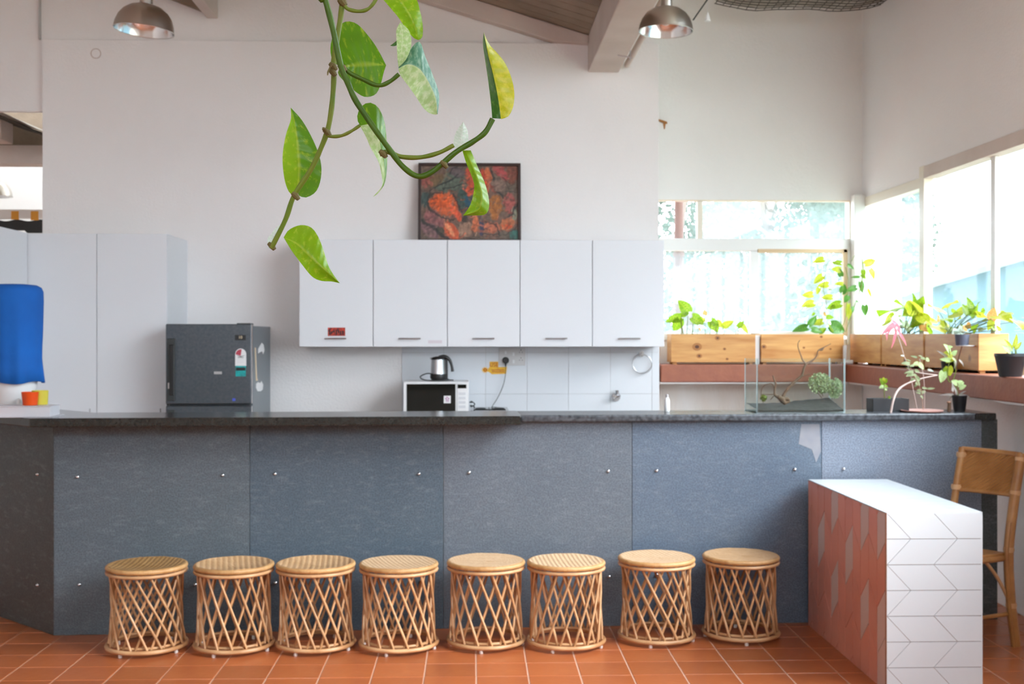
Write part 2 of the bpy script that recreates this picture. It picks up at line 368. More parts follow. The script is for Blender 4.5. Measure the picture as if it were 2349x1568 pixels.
# ================================================================== THE SETTING
YK = 8.45      # kitchen wall
YWW = 8.83     # window wall
XR = 2.95      # right wall
XL = -5.2
ZC = 4.35
xk0, xk1 = xat(97, YK), xat(1511, YK)
z98 = zat(98, YK)

# floor: grout bed, single tiles in the part the photograph shows, the rest joined
fl = MB().box(XL, XR + .2, -3.5, 12.4, -.12, -.0022)
floor = struct('floor', fl, M['fgrout'])
tw = PZ(1204, 1500, 0).x - PZ(1092, 1500, 0).x
tx0 = PZ(1092, 1500, 0).x
ya, yb = PZ(1480, 1489, 0).y, PZ(1480, 1547, 0).y
tdp = (ya - yb) / 2
g = .0045
def tilebox(mb, i, j):
    x0 = tx0 + i * tw; y0 = ya + j * tdp
    x1, y1 = min(x0 + tw, XR), y0 + tdp
    if x0 + g >= x1 - g: return
    c = .002; a, b_, c2, d = x0 + g / 2, x1 - g / 2, y0 + g / 2, y1 - g / 2
    mb.add([(a, c2, -.004), (b_, c2, -.004), (b_, d, -.004), (a, d, -.004), (a + c, c2 + c, 0), (b_ - c, c2 + c, 0), (b_ - c, d - c, 0), (a + c, d - c, 0)],
           [(4, 5, 6, 7), (0, 1, 5, 4), (1, 2, 6, 5), (2, 3, 7, 6), (3, 0, 4, 7)])
one = MB(); one.add([(0, 0, -.004), (tw - g, 0, -.004), (tw - g, tdp - g, -.004), (0, tdp - g, -.004), (.002, .002, 0), (tw - g - .002, .002, 0), (tw - g - .002, tdp - g - .002, 0), (.002, tdp - g - .002, 0)],
                    [(4, 5, 6, 7), (0, 1, 5, 4), (1, 2, 6, 5), (2, 3, 7, 6), (3, 0, 4, 7)])
one_me = one.mesh('floor_tile', M['floor'])
rest = MB(); jr = range(-3, 5)
for i in range(-22, 14):
    for j in range(-36, 31):
        if j in jr and -13 <= i <= 11:
            t = link('floor_tile', one_me, floor, False)
            t.location = (tx0 + i * tw + g / 2, ya + j * tdp + g / 2, random.uniform(-.0006, .0006))
            t.rotation_euler = (random.uniform(-.0015, .0015), random.uniform(-.0015, .0015), 0)
        else: tilebox(rest, i, j)
part('outer_tiles', rest, M['floor'], floor, kind='stuff')

# kitchen wall with its shallow ledge, upper wall behind it
struct('wall_kitchen', MB().box(xk0, xk1, YK, YWW + .15, 0, z98), M['wall'], bevel=.004)
zop = zat(262, YK + .04)
struct('wall_upper', MB().box(XL, xk1 - .02, YK + .04, YWW + .15, z98, ZC).box(XL, xk0 + .0, YK + .04, YK + .09, zop, z98), M['wall'])
struct('trim_1', MB().box(xat(90.5, YK + .04), xat(94.5, YK + .04), YK + .015, YK + .04, z98 + .003, ZC), M['grout'])
# window wall (back right) with openings
zw0, zw1 = zat(768, YWW), zat(456, YWW)
xa, xb = xk1 + .002, xat(1950, YWW)
struct('wall_back', MB().box(xk1 - .3, XR + .3, YWW, YWW + .15, zw1, ZC).box(xk1 - .3, XR + .3, YWW + .02, YWW + .15, 0, zw0 - .03)
       .box(xb + .01, XR + .3, YWW, YWW + .15, zw0 - .03, zw1), M['wall_white'])
# lower wall below the ledge: damp stained
ZL0, ZL1 = zat(876, 8.5, 1700), zat(836, 8.5, 1700)
XLED = PY(1941, 860, 8.5).x
struct('wall_dado', MB().box(xk1 + .002, XR - .01, YWW - .02, YWW + .018, 0, ZL0 + .01), M['wall_damp'])
# right wall : openings run along it towards the camera
zr0, zr1 = ZL1 + .02, 2.53
ya1 = PXX(2116, 700, XR).y
zr2 = 2.60
YH0, YH1, ZH = 1.4, 5.75, 4.15      # taller glazing begins just outside the frame
struct('wall_right', MB().box(XR, XR + .16, -1.0, YWW, 0, zr0 - .02)
       .box(XR, XR + .16, ya1, YWW, zr1, ZC).box(XR, XR + .16, -1.0, YH0, zr2, ZC).box(XR, XR + .16, YH0, YH1, ZH, ZC).box(XR, XR + .16, YH1, ya1, zr2, ZC).box(XR, XR + .16, -3.5, -1.0, 0, ZC), M['wall'])
struct('wall_left', MB().box(XL - .15, XL, -3.5, 12.4, 0, ZC), M['wall_white'])
YTOP = 3.25  # high opening in the unseen rear wall, added to light the upper walls
struct('wall_rear', MB().box(XL, -2.6, -3.6, -3.5, 0, YTOP).box(XL, -4.2, -3.6, -3.5, YTOP, ZC).box(2.2, XR + .16, -3.6, -3.5, YTOP, ZC).box(-2.6, XR + .16, -3.6, -3.5, 0, YTOP), M['wall_white'])
# terracotta ledge : runs under the back window and turns along the right wall
led = struct('trim_2', MB().box(xat(1517, 8.5), XR - .002, 8.5, YWW - .004, ZL0, ZL1), M['terra'], bevel=.006)
struct('trim_3', MB().box(XLED, XR - .002, 1.0, 8.498, ZL0, ZL1), M['terra'], bevel=.006)
struct('trim_4', MB().box(XLED + .02, XR - .001, 1.0, 8.5, ZL0 - .012, ZL0 - .001).box(xk1 + .02, XR, 8.515, 8.8, ZL0 - .012, ZL0 - .001), M['wall_white'])

# roof
# roof with an unseen opening nearer the camera, added to let light in from above
SKX0, SKX1, SKY0, SKY1 = 1.9, 2.7, 1.6, 2.6
ceil = struct('ceiling', MB().box(XL - .15, SKX0, -3.6, YWW + .15, ZC, ZC + .1).box(SKX1, XR + .3, -3.6, YWW + .15, ZC, ZC + .1)
              .box(SKX0, SKX1, -3.6, SKY0, ZC, ZC + .1).box(SKX0, SKX1, SKY1, YWW + .15, ZC, ZC + .1), M['ceil'])
# beam coming towards the camera and its thin neighbour on the left
bx0, bx1 = xat(1350, 8.42), xat(1420, 8.42); bz0, bz1 = zat(162, 8.42), zat(91, 8.42)
struct('trim_5', MB().box(bx0, bx1, .5, YK + .035, bz0, ZC), M['beam'], bevel=.006)
rx0, rx1 = xat(470, 8.42), xat(495, 8.42)
struct('trim_6', MB().box(rx0, rx1, .5, YK + .035, zat(43, 8.42), ZC), M['beam'], bevel=.005)
# sloping roof boards between them, boards seen one by one above the edge plank
slope = (zat(0, 8.42) - bz1) / (bx0 - xat(1052, 8.42))
def zr(x, off=0): return bz1 + (bx0 - x) * slope + off
sb = struct('ceiling_slope', MB().prism([(rx1, .5, min(zr(rx1), ZC - .03) + .12), (bx0, .5, bz1 + .12), (bx0, .5, bz1 + .14), (rx1, .5, zr(rx1) + .14)], (0, YK - .47, 0)), M['soffit'])
for k in range(18):
    y0 = 8.40 - (k + 1) * .145
    x1 = bx0 - .002; x0 = rx1 + .4
    part('roof_board', MB().prism([(x0, y0, zr(x0) + .03), (x1, y0, zr(x1) + .03), (x1, y0, zr(x1) + .055), (x0, y0, zr(x0) + .055)], (0, .137, 0)), M['soffit'], sb, bevel=.002)
# edge plank on the kitchen wall under the slope
zb = .10
part('edge_plank', MB().prism([(rx1 + .3, 8.39, zr(rx1 + .3) + .028), (bx0 - .002, 8.39, zr(bx0) + .028), (bx0 - .002, 8.39, zr(bx0) - zb + .07), (bx0 - .25, 8.39, zr(bx0 - .25) - zb + .01), (rx1 + .3, 8.39, zr(rx1 + .3) - zb + .01)], (0, .09, 0)), M['beam'], sb, bevel=.003, label='pale pink edge plank under the sloping roof boards')
lx = rx0
part('edge_plank', MB().prism([(lx - 1.2, 8.40, zat(43, 8.42) + .50), (lx - .002, 8.40, zat(43, 8.42) + .03), (lx - .002, 8.40, zat(43, 8.42) + .09), (lx - 1.2, 8.40, zat(43, 8.42) + .60)], (0, .085, 0)), M['soffit'], sb, bevel=.003, label='dark roof edge running down to the thin beam')
# netting hung below the roof, right corner : separate strands joined (too fine to count)
def net(name, x0, x1, y0, y1, zf, step, parent_label, r=.0034):
    mb = MB()
    nx = int((x1 - x0) / step); ny = int((y1 - y0) / step)
    for i in range(nx + 1):
        x = x0 + (x1 - x0) * i / nx
        mb.tube([(x + .01 * sin(j * 1.3 + i), y0 + (y1 - y0) * j / 16, zf(x, y0 + (y1 - y0) * j / 16)) for j in range(17)], r, 4, caps=False)
    for j in range(ny + 1):
        y = y0 + (y1 - y0) * j / ny
        mb.tube([(x0 + (x1 - x0) * i / 16, y + .01 * sin(i * 1.7 + j), zf(x0 + (x1 - x0) * i / 16, y)) for i in range(17)], r, 4, caps=False)
    o = part(name, mb, M['net']); o['kind'] = 'stuff'; tag(o, parent_label, 'net'); return o
nc = PZ(1640, 12, 3.87)
def zn(x, y):
    t = (x - nc.x) / (XR - nc.x); s = max(0, min(1, (y - 7.0) / 1.5))
    return 3.90 - .07 * sin(pi * min(1, max(0, t * .9 + .05))) * s - .035 * sin(3 * pi * t) * s * .5
net('ceiling_net', nc.x, XR - .01, 5.2, 8.40, zn, .055, 'grey netting sagging under the roof in the right corner')
def sheet(name, x0, x1, y0, y1, zf, off, m):
    vs = []; fs = []; n = 20
    for j in range(n + 1):
        for i in range(n + 1): x = x0 + (x1 - x0) * i / n; y = y0 + (y1 - y0) * j / n; vs.append((x, y, zf(x, y) + off))
    for j in range(n):
        for i in range(n): q = j * (n + 1) + i; fs.append((q, q + 1, q + n + 2, q + n + 1))
    return struct(name, MB().add(vs, fs), m, smooth=True)
sheet('ceiling_panel', nc.x, XR - .002, 5.2, 8.40, zn, .022, M['net_roof'])

struct('ceiling_unseen_dimmer', MB().box(XL - .15, -.5, YWW + .16, 11.95, 5.2, 5.3), M['ceil'])  # unseen far-room roof, its reach set to dim the far wall
# room beyond the opening at the left
struct('wall_far', MB().box(XL, -2.2, 12.2, 12.35, 0, 6), M['wall_white'])
struct('trim_7', MB().box(XL, xk0 + .4, 9.9, 10.1, zat(375, 9.9, 50), zat(333, 9.9, 50)), M['beam'])
struct('trim_8', MB().box(xat(-60, 9.7), xat(13, 9.7), 9.6, 9.85, zat(330, 9.7), zat(285, 9.7)), M['beam'])
xn0, xn1 = xat(0, 10.4), xat(97, 10.4)
def zn2(x, y): return 3.39 - .14 * (x - xn0) / (xn1 - xn0) - (10.4 - y) * .02 + .012 * sin(x * 11 + y)
net('hanging_net', xat(-120, 10.4), xk0 - .05, 8.9, 10.4, zn2, .05, 'grey netting seen through the opening at the far left')
sheet('ceiling_far', xat(-120, 10.4), xk0 - .05, 8.9, 10.4, zn2, .03, M['net_roof'])
struct('trim_10', MB().box(XL, xk0 + .4, 10.42, 10.47, 3.0, 3.7), M['soffit'])
struct('wall_light_block', MB().box(-1.9, -1.8, YWW + .16, 12.2, 0, 5.2), M['wall_white'])  # unseen wall added to block light reaching the far wall

# ------------------------------------------------------------------ windows
def window(name, parts, m=None):
    o = bpy.data.objects.new(name, None); COL.objects.link(o); o['kind'] = 'structure'
    for nm, mb, mm, bv, lb in parts: part(nm, mb, mm, o, bevel=bv, label=lb)
    return o
Yf = YWW + .01
def fr(px0, px1, py0, py1, y0=None, y1=None):
    y0 = Yf if y0 is None else y0; y1 = Yf + .06 if y1 is None else y1
    return MB().box(xat(px0, y0), xat(px1, y0), y0, y1, zat(py1, y0, (px0 + px1) / 2), zat(py0, y0, (px0 + px1) / 2))
window('window_1', [
    ('head_rail', fr(1505, 1966, 448, 461), M['frame'], .003, None),
    ('mullion', fr(1600, 1612, 461, 547), M['frame'], .003, None),
    ('transom', fr(1505, 1966, 547, 575, Yf - .01), M['frame_w'], .004, None),
    ('jamb', fr(1949, 1966, 461, 547), M['frame'], .003, None),
    ('timber_bead', fr(1739, 1944, 571, 579, Yf - .02, Yf + .02), M['tan'], .002, 'tan timber bead over the right sliding pane'),
    ('timber_bead', fr(1935, 1945, 571, 770, Yf - .02, Yf + .02), M['tan'], .002, 'tan timber bead beside the right sliding pane'),
    ('sliding_frame', fr(1722, 1741, 575, 775, Yf - .012, Yf + .03), M['frame_w'], .003, None),
    ('sliding_frame', fr(1741, 1935, 760, 776, Yf - .012, Yf + .03), M['frame_w'], .003, None),
    ('sliding_frame', fr(1505, 1741, 764, 780, Yf - .012, Yf + .03), M['frame_w'], .003, None),
    ('jamb', fr(1944, 1984, 575, 790, Yf - .02, Yf + .08), M['frame_w'], .003, None),
    ('pane', fr(1612, 1949, 461, 547, Yf + .03, Yf + .034), M['dusty'], 0, 'long dusty upper pane'),
    ('pane', fr(1505, 1600, 461, 547, Yf + .03, Yf + .034), M['glass'], 0, 'small clear upper pane'),
    ('pane', fr(1505, 1722, 575, 776, Yf + .03, Yf + .034), M['dusty'], 0, 'left sliding pane'),
    ('pane', fr(1741, 1936, 575, 776, Yf + .02, Yf + .024), M['dusty'], 0, 'right sliding pane'),
])
struct('trim_9', MB().box(XR - .09, XR - .001, YWW - .09, YWW - .001, ZL1 + .002, zat(449, YWW, 1980)), M['frame_w'], bevel=.006)
def fx(yA, yB, z0, z1, x0=None, x1=None):
    x0 = XR + .02 if x0 is None else x0; x1 = XR + .08 if x1 is None else x1
    return MB().box(x0, x1, yA, yB, z0, z1)
yc = YWW - .09
pr = []
pr += [('head_rail', fx(ya1, yc, zr1 - .06, zr1 + .01, XR - .01), M['frame'], .003, None),
       ('mullion', fx(ya1 - .06, ya1 + .02, zr0, zr2 + .01, XR - .015, XR + .045), M['frame'], .003, 'wide cream mullion between narrow and tall panes'),
       ('sill_rail', fx(ya1, yc, zr0 - .02, zr0 + .05), M['frame_w'], .003, None),
       ('pane', fx(ya1 + .02, yc, zr0 + .05, zr1 - .06, XR + .05, XR + .054), M['dusty'], 0, 'narrow dusty pane beside the corner')]
window('window_2', pr)
y = ya1 - .06
yj = PXX(2277, 600, XR + .02).y
pr = [('head_rail', fx(-1.0, y, zr2 - .075, zr2 + .005, XR - .015), M['beam'], .003, None),
      ('sill_rail', fx(-1.0, y, zr0 - .02, zr0 + .04), M['frame_w'], .003, None)]
edges = [y]; yy = yj
while yy > -1.0: edges.append(yy); yy -= (y - yj)
edges.append(-1.0)
for a, b in zip(edges[:-1], edges[1:]):
    pr.append(('mullion', fx(b - .03, b + .03, zr0 + .04, zr2 - .075, XR + .02, XR + .049), M['frame_w'], .003, None))
    pr.append(('pane', fx(b + .03, a, zr0 + .04, zr2 - .075, XR + .05, XR + .054), M['glass'], 0, None))
window('window_3', pr)
window('window_4', [('frame', fx(YH0, YH1, ZH - .07, ZH + .002), M['frame'], .003, None), ('mullion', fx(YH1 - .03, YH1 + .03, zr2 + .006, ZH - .07), M['frame'], .003, None), ('mullion', fx(YH0 - .03, YH0 + .03, zr2 + .006, ZH - .07), M['frame'], .003, None),
    ('pane', fx(YH0 + .03, YH1 - .03, zr2 + .006, ZH - .07, XR + .05, XR + .054), M['glass'], 0, None)])

# ------------------------------------------------------------------ outside
struct('ground_outside', MB().box(-40, 60, 12.5, 90, -1.1, -1.0).box(XR + .4, 60, -30, 12.5, -1.1, -1.0).box(-40, XR + .4, -30, -3.8, -1.1, -1.0), M['ground'])
def tree(px, Y, h, r, label, lean=0, n=8000, thick=.12, low=-.4):
    x = PY(px, HY, Y).x
    t = thing('tree', label, 'tree', (x, Y, -1.0), group='trees outside the windows')
    tr = MB(); pts = [(x + lean * k / 5 + .12 * sin(k * 1.9 + px), Y + .1 * cos(k + px), -1 + h * .9 * k / 5) for k in range(6)]
    tr.tube(bez(pts, 4), [thick * (1 - .75 * i / 20) for i in range(21)], 8)
    part('trunk', tr, M['bark'], t, smooth=True)
    br = MB()
    for k in range(9):
        a = random.uniform(0, 2 * pi); z0 = -1 + h * random.uniform(.25, .8)
        p0 = Vector((x + lean * (z0 + 1) / h, Y, z0)); L_ = r * random.uniform(.6, 1.0)
        br.tube(bez([p0, p0 + Vector((cos(a) * L_ * .5, sin(a) * L_ * .5, L_ * .35)), p0 + Vector((cos(a) * L_, sin(a) * L_, L_ * .45))], 3), [thick * .35 * (1 - .12 * i) for i in range(7)], 5)
    part('branches', br, M['bark'], t, kind='stuff')
    cr = MB()
    blobs = [(Vector((x + lean + random.uniform(-r, r) * .75, Y + random.uniform(-r, r) * .6, random.uniform(low, h))), random.uniform(.3, .62) * r) for _ in range(30)]
    for i in range(n):
        c, q = random.choice(blobs); d = Vector((random.gauss(0, 1), random.gauss(0, 1), random.gauss(0, 1))).normalized() * q * random.uniform(.5, 1)
        p = c + d; s = random.uniform(.035, .065) * Y / 15; a = Vector((random.uniform(-1, 1), random.uniform(-1, 1), random.uniform(-1, 1))).normalized(); b = a.cross(Vector((random.uniform(-1, 1), 1, random.uniform(-1, 1)))).normalized()
        cr.add([p - a * s, p + b * s * .5, p + a * s, p - b * s * .5], [(0, 1, 2, 3)])
    part('foliage', cr, M['foliage'], t, kind='stuff')
tree(1575, 12.9, 5.2, 1.15, 'leafy tree behind the red-brown post outside the back window', thick=.13)
tree(1665, 20.5, 8.0, 2.2, 'bushy tree seen through the left sliding pane', .4)
tree(1800, 16.3, 6.4, 1.6, 'slim-trunked tree seen through the right sliding pane', -.3)
tree(1860, 30.5, 10.5, 2.3, 'tree whose crown fills the right end of the back window', .1)
tree(2035, 39, 12, 2.0, 'far tree rising behind the window corner post', -.3)
pp = PY(1557, 600, 10.4)
tag(part('post', MB().tube([(pp.x, 10.4, -1.0), (pp.x, 10.4, 4.6)], .038, 12).cyl((pp.x, 10.4, 2.2), (pp.x, 10.4, 2.24), .05), M['pole'], smooth=True), 'red-brown steel post standing outside the back window', 'post')
# pale blue building beyond the right windows
hX = 8.5
hb = thing('building', 'pale blue building with a white sloping roof beyond the right windows', 'building', (hX, 9, -1))
za, zb_ = PXX(2130, 662, hX), PXX(2349, 597, hX)
zt = lambda yv: za.z + (yv - za.y) * (zb_.z - za.z) / (zb_.y - za.y)
part('wall', MB().prism([(hX, 2, -1), (hX, za.y + 3, -1), (hX, za.y + 3, zt(za.y + 3)), (hX, 2, zt(2))], (3.5, 0, 0)), M['house'], hb)
part('roof', MB().prism([(hX - .35, 1.6, zt(1.6)), (hX - .35, za.y + 3.4, zt(za.y + 3.4)), (hX - .35, za.y + 3.4, zt(za.y + 3.4) + .16), (hX - .35, 1.6, zt(1.6) + .16)], (4.2, 0, 0)), M['house_roof'], hb)
part('window', MB().box(hX - .03, hX + .02, 8.0, 9.2, .6, 1.5), M['blackglass'], hb, bevel=.005)

# ================================================================== BAR
BO = Vector((-2.10, 5.97, 0)); BA = radians(2.0); Bc, Bs = cos(BA), sin(BA)
def bl(px, py, off=0.0):
    """pixel -> local (x, z) on the bar plane y_local = off"""
    r = ray(px, py); n = Vector((-Bs, Bc, 0)); o = BO + n * off
    t = (o - Vector((0, 0, EYE))).dot(n) / r.dot(n); p = Vector((0, 0, EYE)) + r * t - BO
    return p.x * Bc + p.y * Bs, p.z
def bw(x, y, z=0): return Vector((BO.x + x * Bc - y * Bs, BO.y + x * Bs + y * Bc, z))
ZT = 1.102; ZTR = 1.095
bar = thing('bar_counter', 'long grey slate-clad bar behind the row of cane stools', 'bar', BO, BA)
seams = [bl(p, 1200)[0] for p in (120, 573, 1017, 1450, 1885, 2252)]; xend = bl(2289, 1200)[0]
seams[0] = 0.0
tops = ZT - .0435
mats5 = [SL[1], SL[2], SL[3], SL[4], SL[5]]
for i in range(5):
    part('slate_panel', MB().box(seams[i] + .001, seams[i + 1] - .001, 0, .02 + .0, .0, tops), mats5[i], bar, False, bevel=.0015,
         label=['grey slate panel at the left end', 'dark blue-grey slate panel', 'light grey slate panel', 'blue-grey slate panel', 'pale blue slate panel at the right end'][i])
part('slate_panel', MB().box(seams[5] + .001, xend, .004, .24, 0, tops), SL[0], bar, False, bevel=.0015, label='narrow end piece at the right end of the bar, darkened to stand for shade')  # shade at the end of the bar, put in as darker slate
part('frame_body', MB().box(.02, seams[5] - .004, .021, .22, .0, tops), M['wall_white'], bar, False)
pl = PZ(0, 1414, 0); lx, ly = (pl - BO).x * Bc + (pl - BO).y * Bs, -(pl - BO).x * Bs + (pl - BO).y * Bc
dl = Vector((lx, ly, 0)).normalized(); nl = Vector((-dl.y, dl.x, 0)); nl = -nl if nl.y < 0 else nl
q0 = Vector((-.001, .001, 0)); q1 = q0 + dl * .95
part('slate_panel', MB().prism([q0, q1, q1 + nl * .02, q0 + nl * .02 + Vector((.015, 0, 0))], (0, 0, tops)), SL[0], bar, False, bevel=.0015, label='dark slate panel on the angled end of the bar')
part('frame_body', MB().prism([q0 + nl * .022 + Vector((.02, 0, 0)), q1 + nl * .022, q1 + nl * .2, q0 + nl * .2 + Vector((.12, 0, 0))], (0, 0, tops)), M['wall_white'], bar, False)
part('stain', MB().add([(bl(1835, 960)[0], -.0012, .0) if 0 else (bl(a, b)[0], -.0012, bl(a, b)[1]) for a, b in ((1838, 972), (1880, 972), (1883, 1035), (1872, 1060), (1862, 1030), (1832, 1018))], [(0, 1, 2, 3, 4, 5)]),
     mat('mineral_stain', (.27, .27, .29, 1), .6, var=(.21, .22, .26, 1), scale=18, amt=.5), bar, False, label='pale mineral stain under the counter edge')
def bolt_me():
    mb = MB(); prof = [(.0085, 0), (.0092, .002), (.0085, .005), (.006, .0065), (.006, .009), (.003, .012)]
    mb.lathe(prof, n=14); me = mb.mesh('bolt', M['chrome'], True, 50); me.transform(Matrix.Rotation(pi / 2, 4, 'X')); return me
bme = bolt_me()
for a, b in ((178, 1093), (511, 1089), (631, 1086), (961, 1086), (1076, 1083), (1395, 1080), (1506, 1079), (1823, 1076), (1935, 1075),
             (182, 1340), (448, 1340), (632, 1336), (966, 1332), (1076, 1327), (1397, 1322), (1506, 1318)):
    x, z = bl(a, b); o = link('bolt', bme, bar, False); o.location = (x, 0, z)
for zz in (zat(1086, 6.1, 93), .23):
    p = q0 + dl * .16; o = link('bolt', bme, bar, False); o.location = (p.x, p.y, zz); o.rotation_euler = (0, 0, atan2(dl.y, dl.x) + pi)

# worktops
xs = bl(1199, 958, -.2)[0]
ov = .215
A = Vector((bl(68, 960, -ov)[0], -ov, 0))
Lp = [A, A + dl * 1.05, A + dl * 1.05 + nl * .46, Vector((.14, .21, 0)), Vector((xs, .21, 0)), Vector((xs, -.06, 0)), Vector((xs - .01, -ov, 0))]
ct = part('worktop', MB().prism([p + Vector((0, 0, ZT - .043)) for p in Lp], (0, 0, .043)), M['stone_top'], None, bevel=.004)
ct.location = BO; ct.rotation_euler = (0, 0, BA); tag(ct, 'thick polished black granite worktop on the left half of the bar', 'worktop')
xe = bl(2287, 955, -.05)[0]; xe0 = bl(2238, 955, -.05)[0]
ct2 = part('worktop', MB().box(xs + .002, xe0, -.05, .30, ZTR - .036, ZTR), M['stone_top2'], None, bevel=.008)
ct2.location = BO; ct2.rotation_euler = (0, 0, BA); tag(ct2, 'thinner grey granite worktop on the right half of the bar', 'worktop')

part('end_shade', MB().box(xe0 + .001, xe, -.045, .30, ZTR - .036, ZTR - .001), M['stone_top'], ct2, False, bevel=.004, label='end of the worktop, darkened to stand for shade')  # same shade carried onto the worktop as blacker granite
# ================================================================== STOOLS
SR, SH = .19, .41
def cane_me(delta, inner):
    z0, z1 = .034, SH - .045; r0, r1 = (.176, .170) if not inner else (.165, .159)
    p0 = Vector((r1, 0, z1)); p1 = Vector((r0 * cos(delta), r0 * sin(delta), z0)); pts = []
    for k in range(7):
        t = k / 6; p = p0.lerp(p1, t); q = Vector((p.x, p.y)); rr = q.length; want = r1 + (r0 - r1) * t
        q = q * ((.55 * want + .45 * rr) / rr); pts.append((q.x, q.y, p.z))
    rad = [.0058 + .0009 * (1 if k in (2, 5) else 0) for k in range(7)]
    return MB().tube(pts, rad, 6).mesh('cane', M['cane'], True, 60)
def seat_mat(name, c1, c2, sc_):
    m = mat(name, c1, .5, var=c2, scale=9, amt=.7, detail=5); nt = m.node_tree; n = nt.nodes; l = nt.links; b = n['Principled BSDF']
    tc = n.new('ShaderNodeTexCoord'); wv = n.new('ShaderNodeTexWave'); wv.inputs['Scale'].default_value = sc_; wv.inputs['Distortion'].default_value = 1.2; wv.inputs['Detail'].default_value = 2
    wv.inputs['Detail Scale'].default_value = 4
    l.new(tc.outputs['Object'], wv.inputs['Vector'])
    src = b.inputs['Base Color'].links[0].from_socket
    mx = n.new('ShaderNodeMix'); mx.data_type = 'RGBA'; mx.blend_type = 'MULTIPLY'
    mr = n.new('ShaderNodeMapRange'); mr.inputs[1].default_value = .25; mr.inputs[2].default_value = 0; mr.inputs[4].default_value = .45; l.new(wv.outputs[1], mr.inputs[0])
    l.new(mr.outputs[0], mx.inputs[0]); l.new(src, mx.inputs[6]); mx.inputs[7].default_value = (.55, .33, .2, 1); l.new(mx.outputs[2], b.inputs['Base Color'])
    bp = n.new('ShaderNodeBump'); bp.inputs['Strength'].default_value = .5; bp.inputs['Distance'].default_value = .004; l.new(wv.outputs[1], bp.inputs['Height']); l.new(bp.outputs[0], b.inputs['Normal'])
    return m
SM = [seat_mat('seat_brown_weave', (.46, .27, .10, 1), (.30, .16, .05, 1), 14), seat_mat('seat_light_weave', (.68, .45, .25, 1), (.50, .29, .13, 1), 12), seat_mat('seat_pale_weave', (.74, .53, .33, 1), (.65, .42, .23, 1), 15)]
def wrap_mat():
    m = mat('cane_binding', (.62, .37, .16, 1), .4, var=(.44, .22, .07, 1), scale=25, amt=.4, rnd=.08); nt = m.node_tree; n = nt.nodes; l = nt.links; b = n['Principled BSDF']
    tc = n.new('ShaderNodeTexCoord'); gr = n.new('ShaderNodeTexGradient'); gr.gradient_type = 'RADIAL'; l.new(tc.outputs['Object'], gr.inputs[0])
    mu = n.new('ShaderNodeMath'); mu.operation = 'MULTIPLY'; mu.inputs[1].default_value = 150 * 2 * pi; l.new(gr.outputs[1], mu.inputs[0])
    si = n.new('ShaderNodeMath'); si.operation = 'SINE'; l.new(mu.outputs[0], si.inputs[0])
    bp = n.new('ShaderNodeBump'); bp.inputs['Strength'].default_value = .3; bp.inputs['Distance'].default_value = .002; l.new(si.outputs[0], bp.inputs['Height']); l.new(bp.outputs[0], b.inputs['Normal']); return m
M['wrap'] = wrap_mat()
def seat_me(dish, m, ang):
    R = SR - .012; n, rings = 56, 16; vs = [(0, 0, -dish)]; fs = []
    for i in range(1, rings + 1):
        for k in range(n):
            a = 2 * pi * k / n; r = R * i / rings; x, y = r * cos(a), r * sin(a); u = x * cos(ang) + y * sin(ang)
            vs.append((x, y, -dish * (1 - (r / R) ** 2) + .0011 * sin(u * 2 * pi / .0175)))
    for k in range(n): fs.append((0, 1 + k, 1 + (k + 1) % n))
    for i in range(rings - 1):
        for k in range(n): fs.append((1 + i * n + k, 1 + (i + 1) * n + k, 1 + (i + 1) * n + (k + 1) % n, 1 + i * n + (k + 1) % n))
    o = len(vs); vs += [(x * .97, y * .97, -.014 - dish) for (x, y, z) in vs[-n:]]
    for k in range(n): a, b = o - n + k, o - n + (k + 1) % n; fs.append((a, o + k, o + (k + 1) % n, b))
    fs.append(tuple(range(o, o + n))[::-1])
    me = MB().add(vs, fs).mesh('seat', m, True, 60)
    return me
ring_top = MB().ring((0, 0, SH - .012), SR - .010, .0115, 56, 10).mesh('seat_rim', M['wrap'], True, 80)
ring_low = MB().ring((0, 0, SH - .034), SR - .007, .0085, 56, 8).mesh('upper_hoop', M['cane'], True, 80)
ring_b1 = MB().ring((0, 0, .026), SR - .006, .0105, 56, 8).mesh('base_hoop', M['cane'], True, 80)
ring_b2 = MB().ring((0, 0, .040), SR - .030, .0075, 56, 8).mesh('inner_hoop', M['cane'], True, 80)
foot = MB().lathe([(.008, 0), (.010, .004), (.008, .018)], n=10).mesh('foot', M['foot'], True)
st = [(309, 1505, 60, 0, 0, 'leftmost cane stool with a worn brown seat', .012, 1.4),
      (516, 1503, 42, 1, 12, 'cane stool with a deeply dished pale seat, next to the worn brown one', .022, .3),
      (710, 1500, 46, 1, 5, 'cane stool with a dished seat of curved diagonal slats, third from the bar corner', .020, .9),
      (907, 1500, 44, 2, 20, 'cane stool with fine diagonal strips on its seat, fourth from the left', .008, 2.2),
      (1114, 1493, 43, 2, 33, 'smooth-topped cane stool standing below the kettle, fifth from the left', .005, .2),
      (1304, 1494, -40, 2, 3, 'cane stool with outer canes leaning the other way from its neighbours', .005, 1.2),
      (1518, 1481, 56, 2, 16, 'cane stool with the steepest lattice, second from the tiled block', .006, .6),
      (1718, 1475, 41, 1, 40, 'shaded cane stool nearest to the tiled block', .006, .1)]
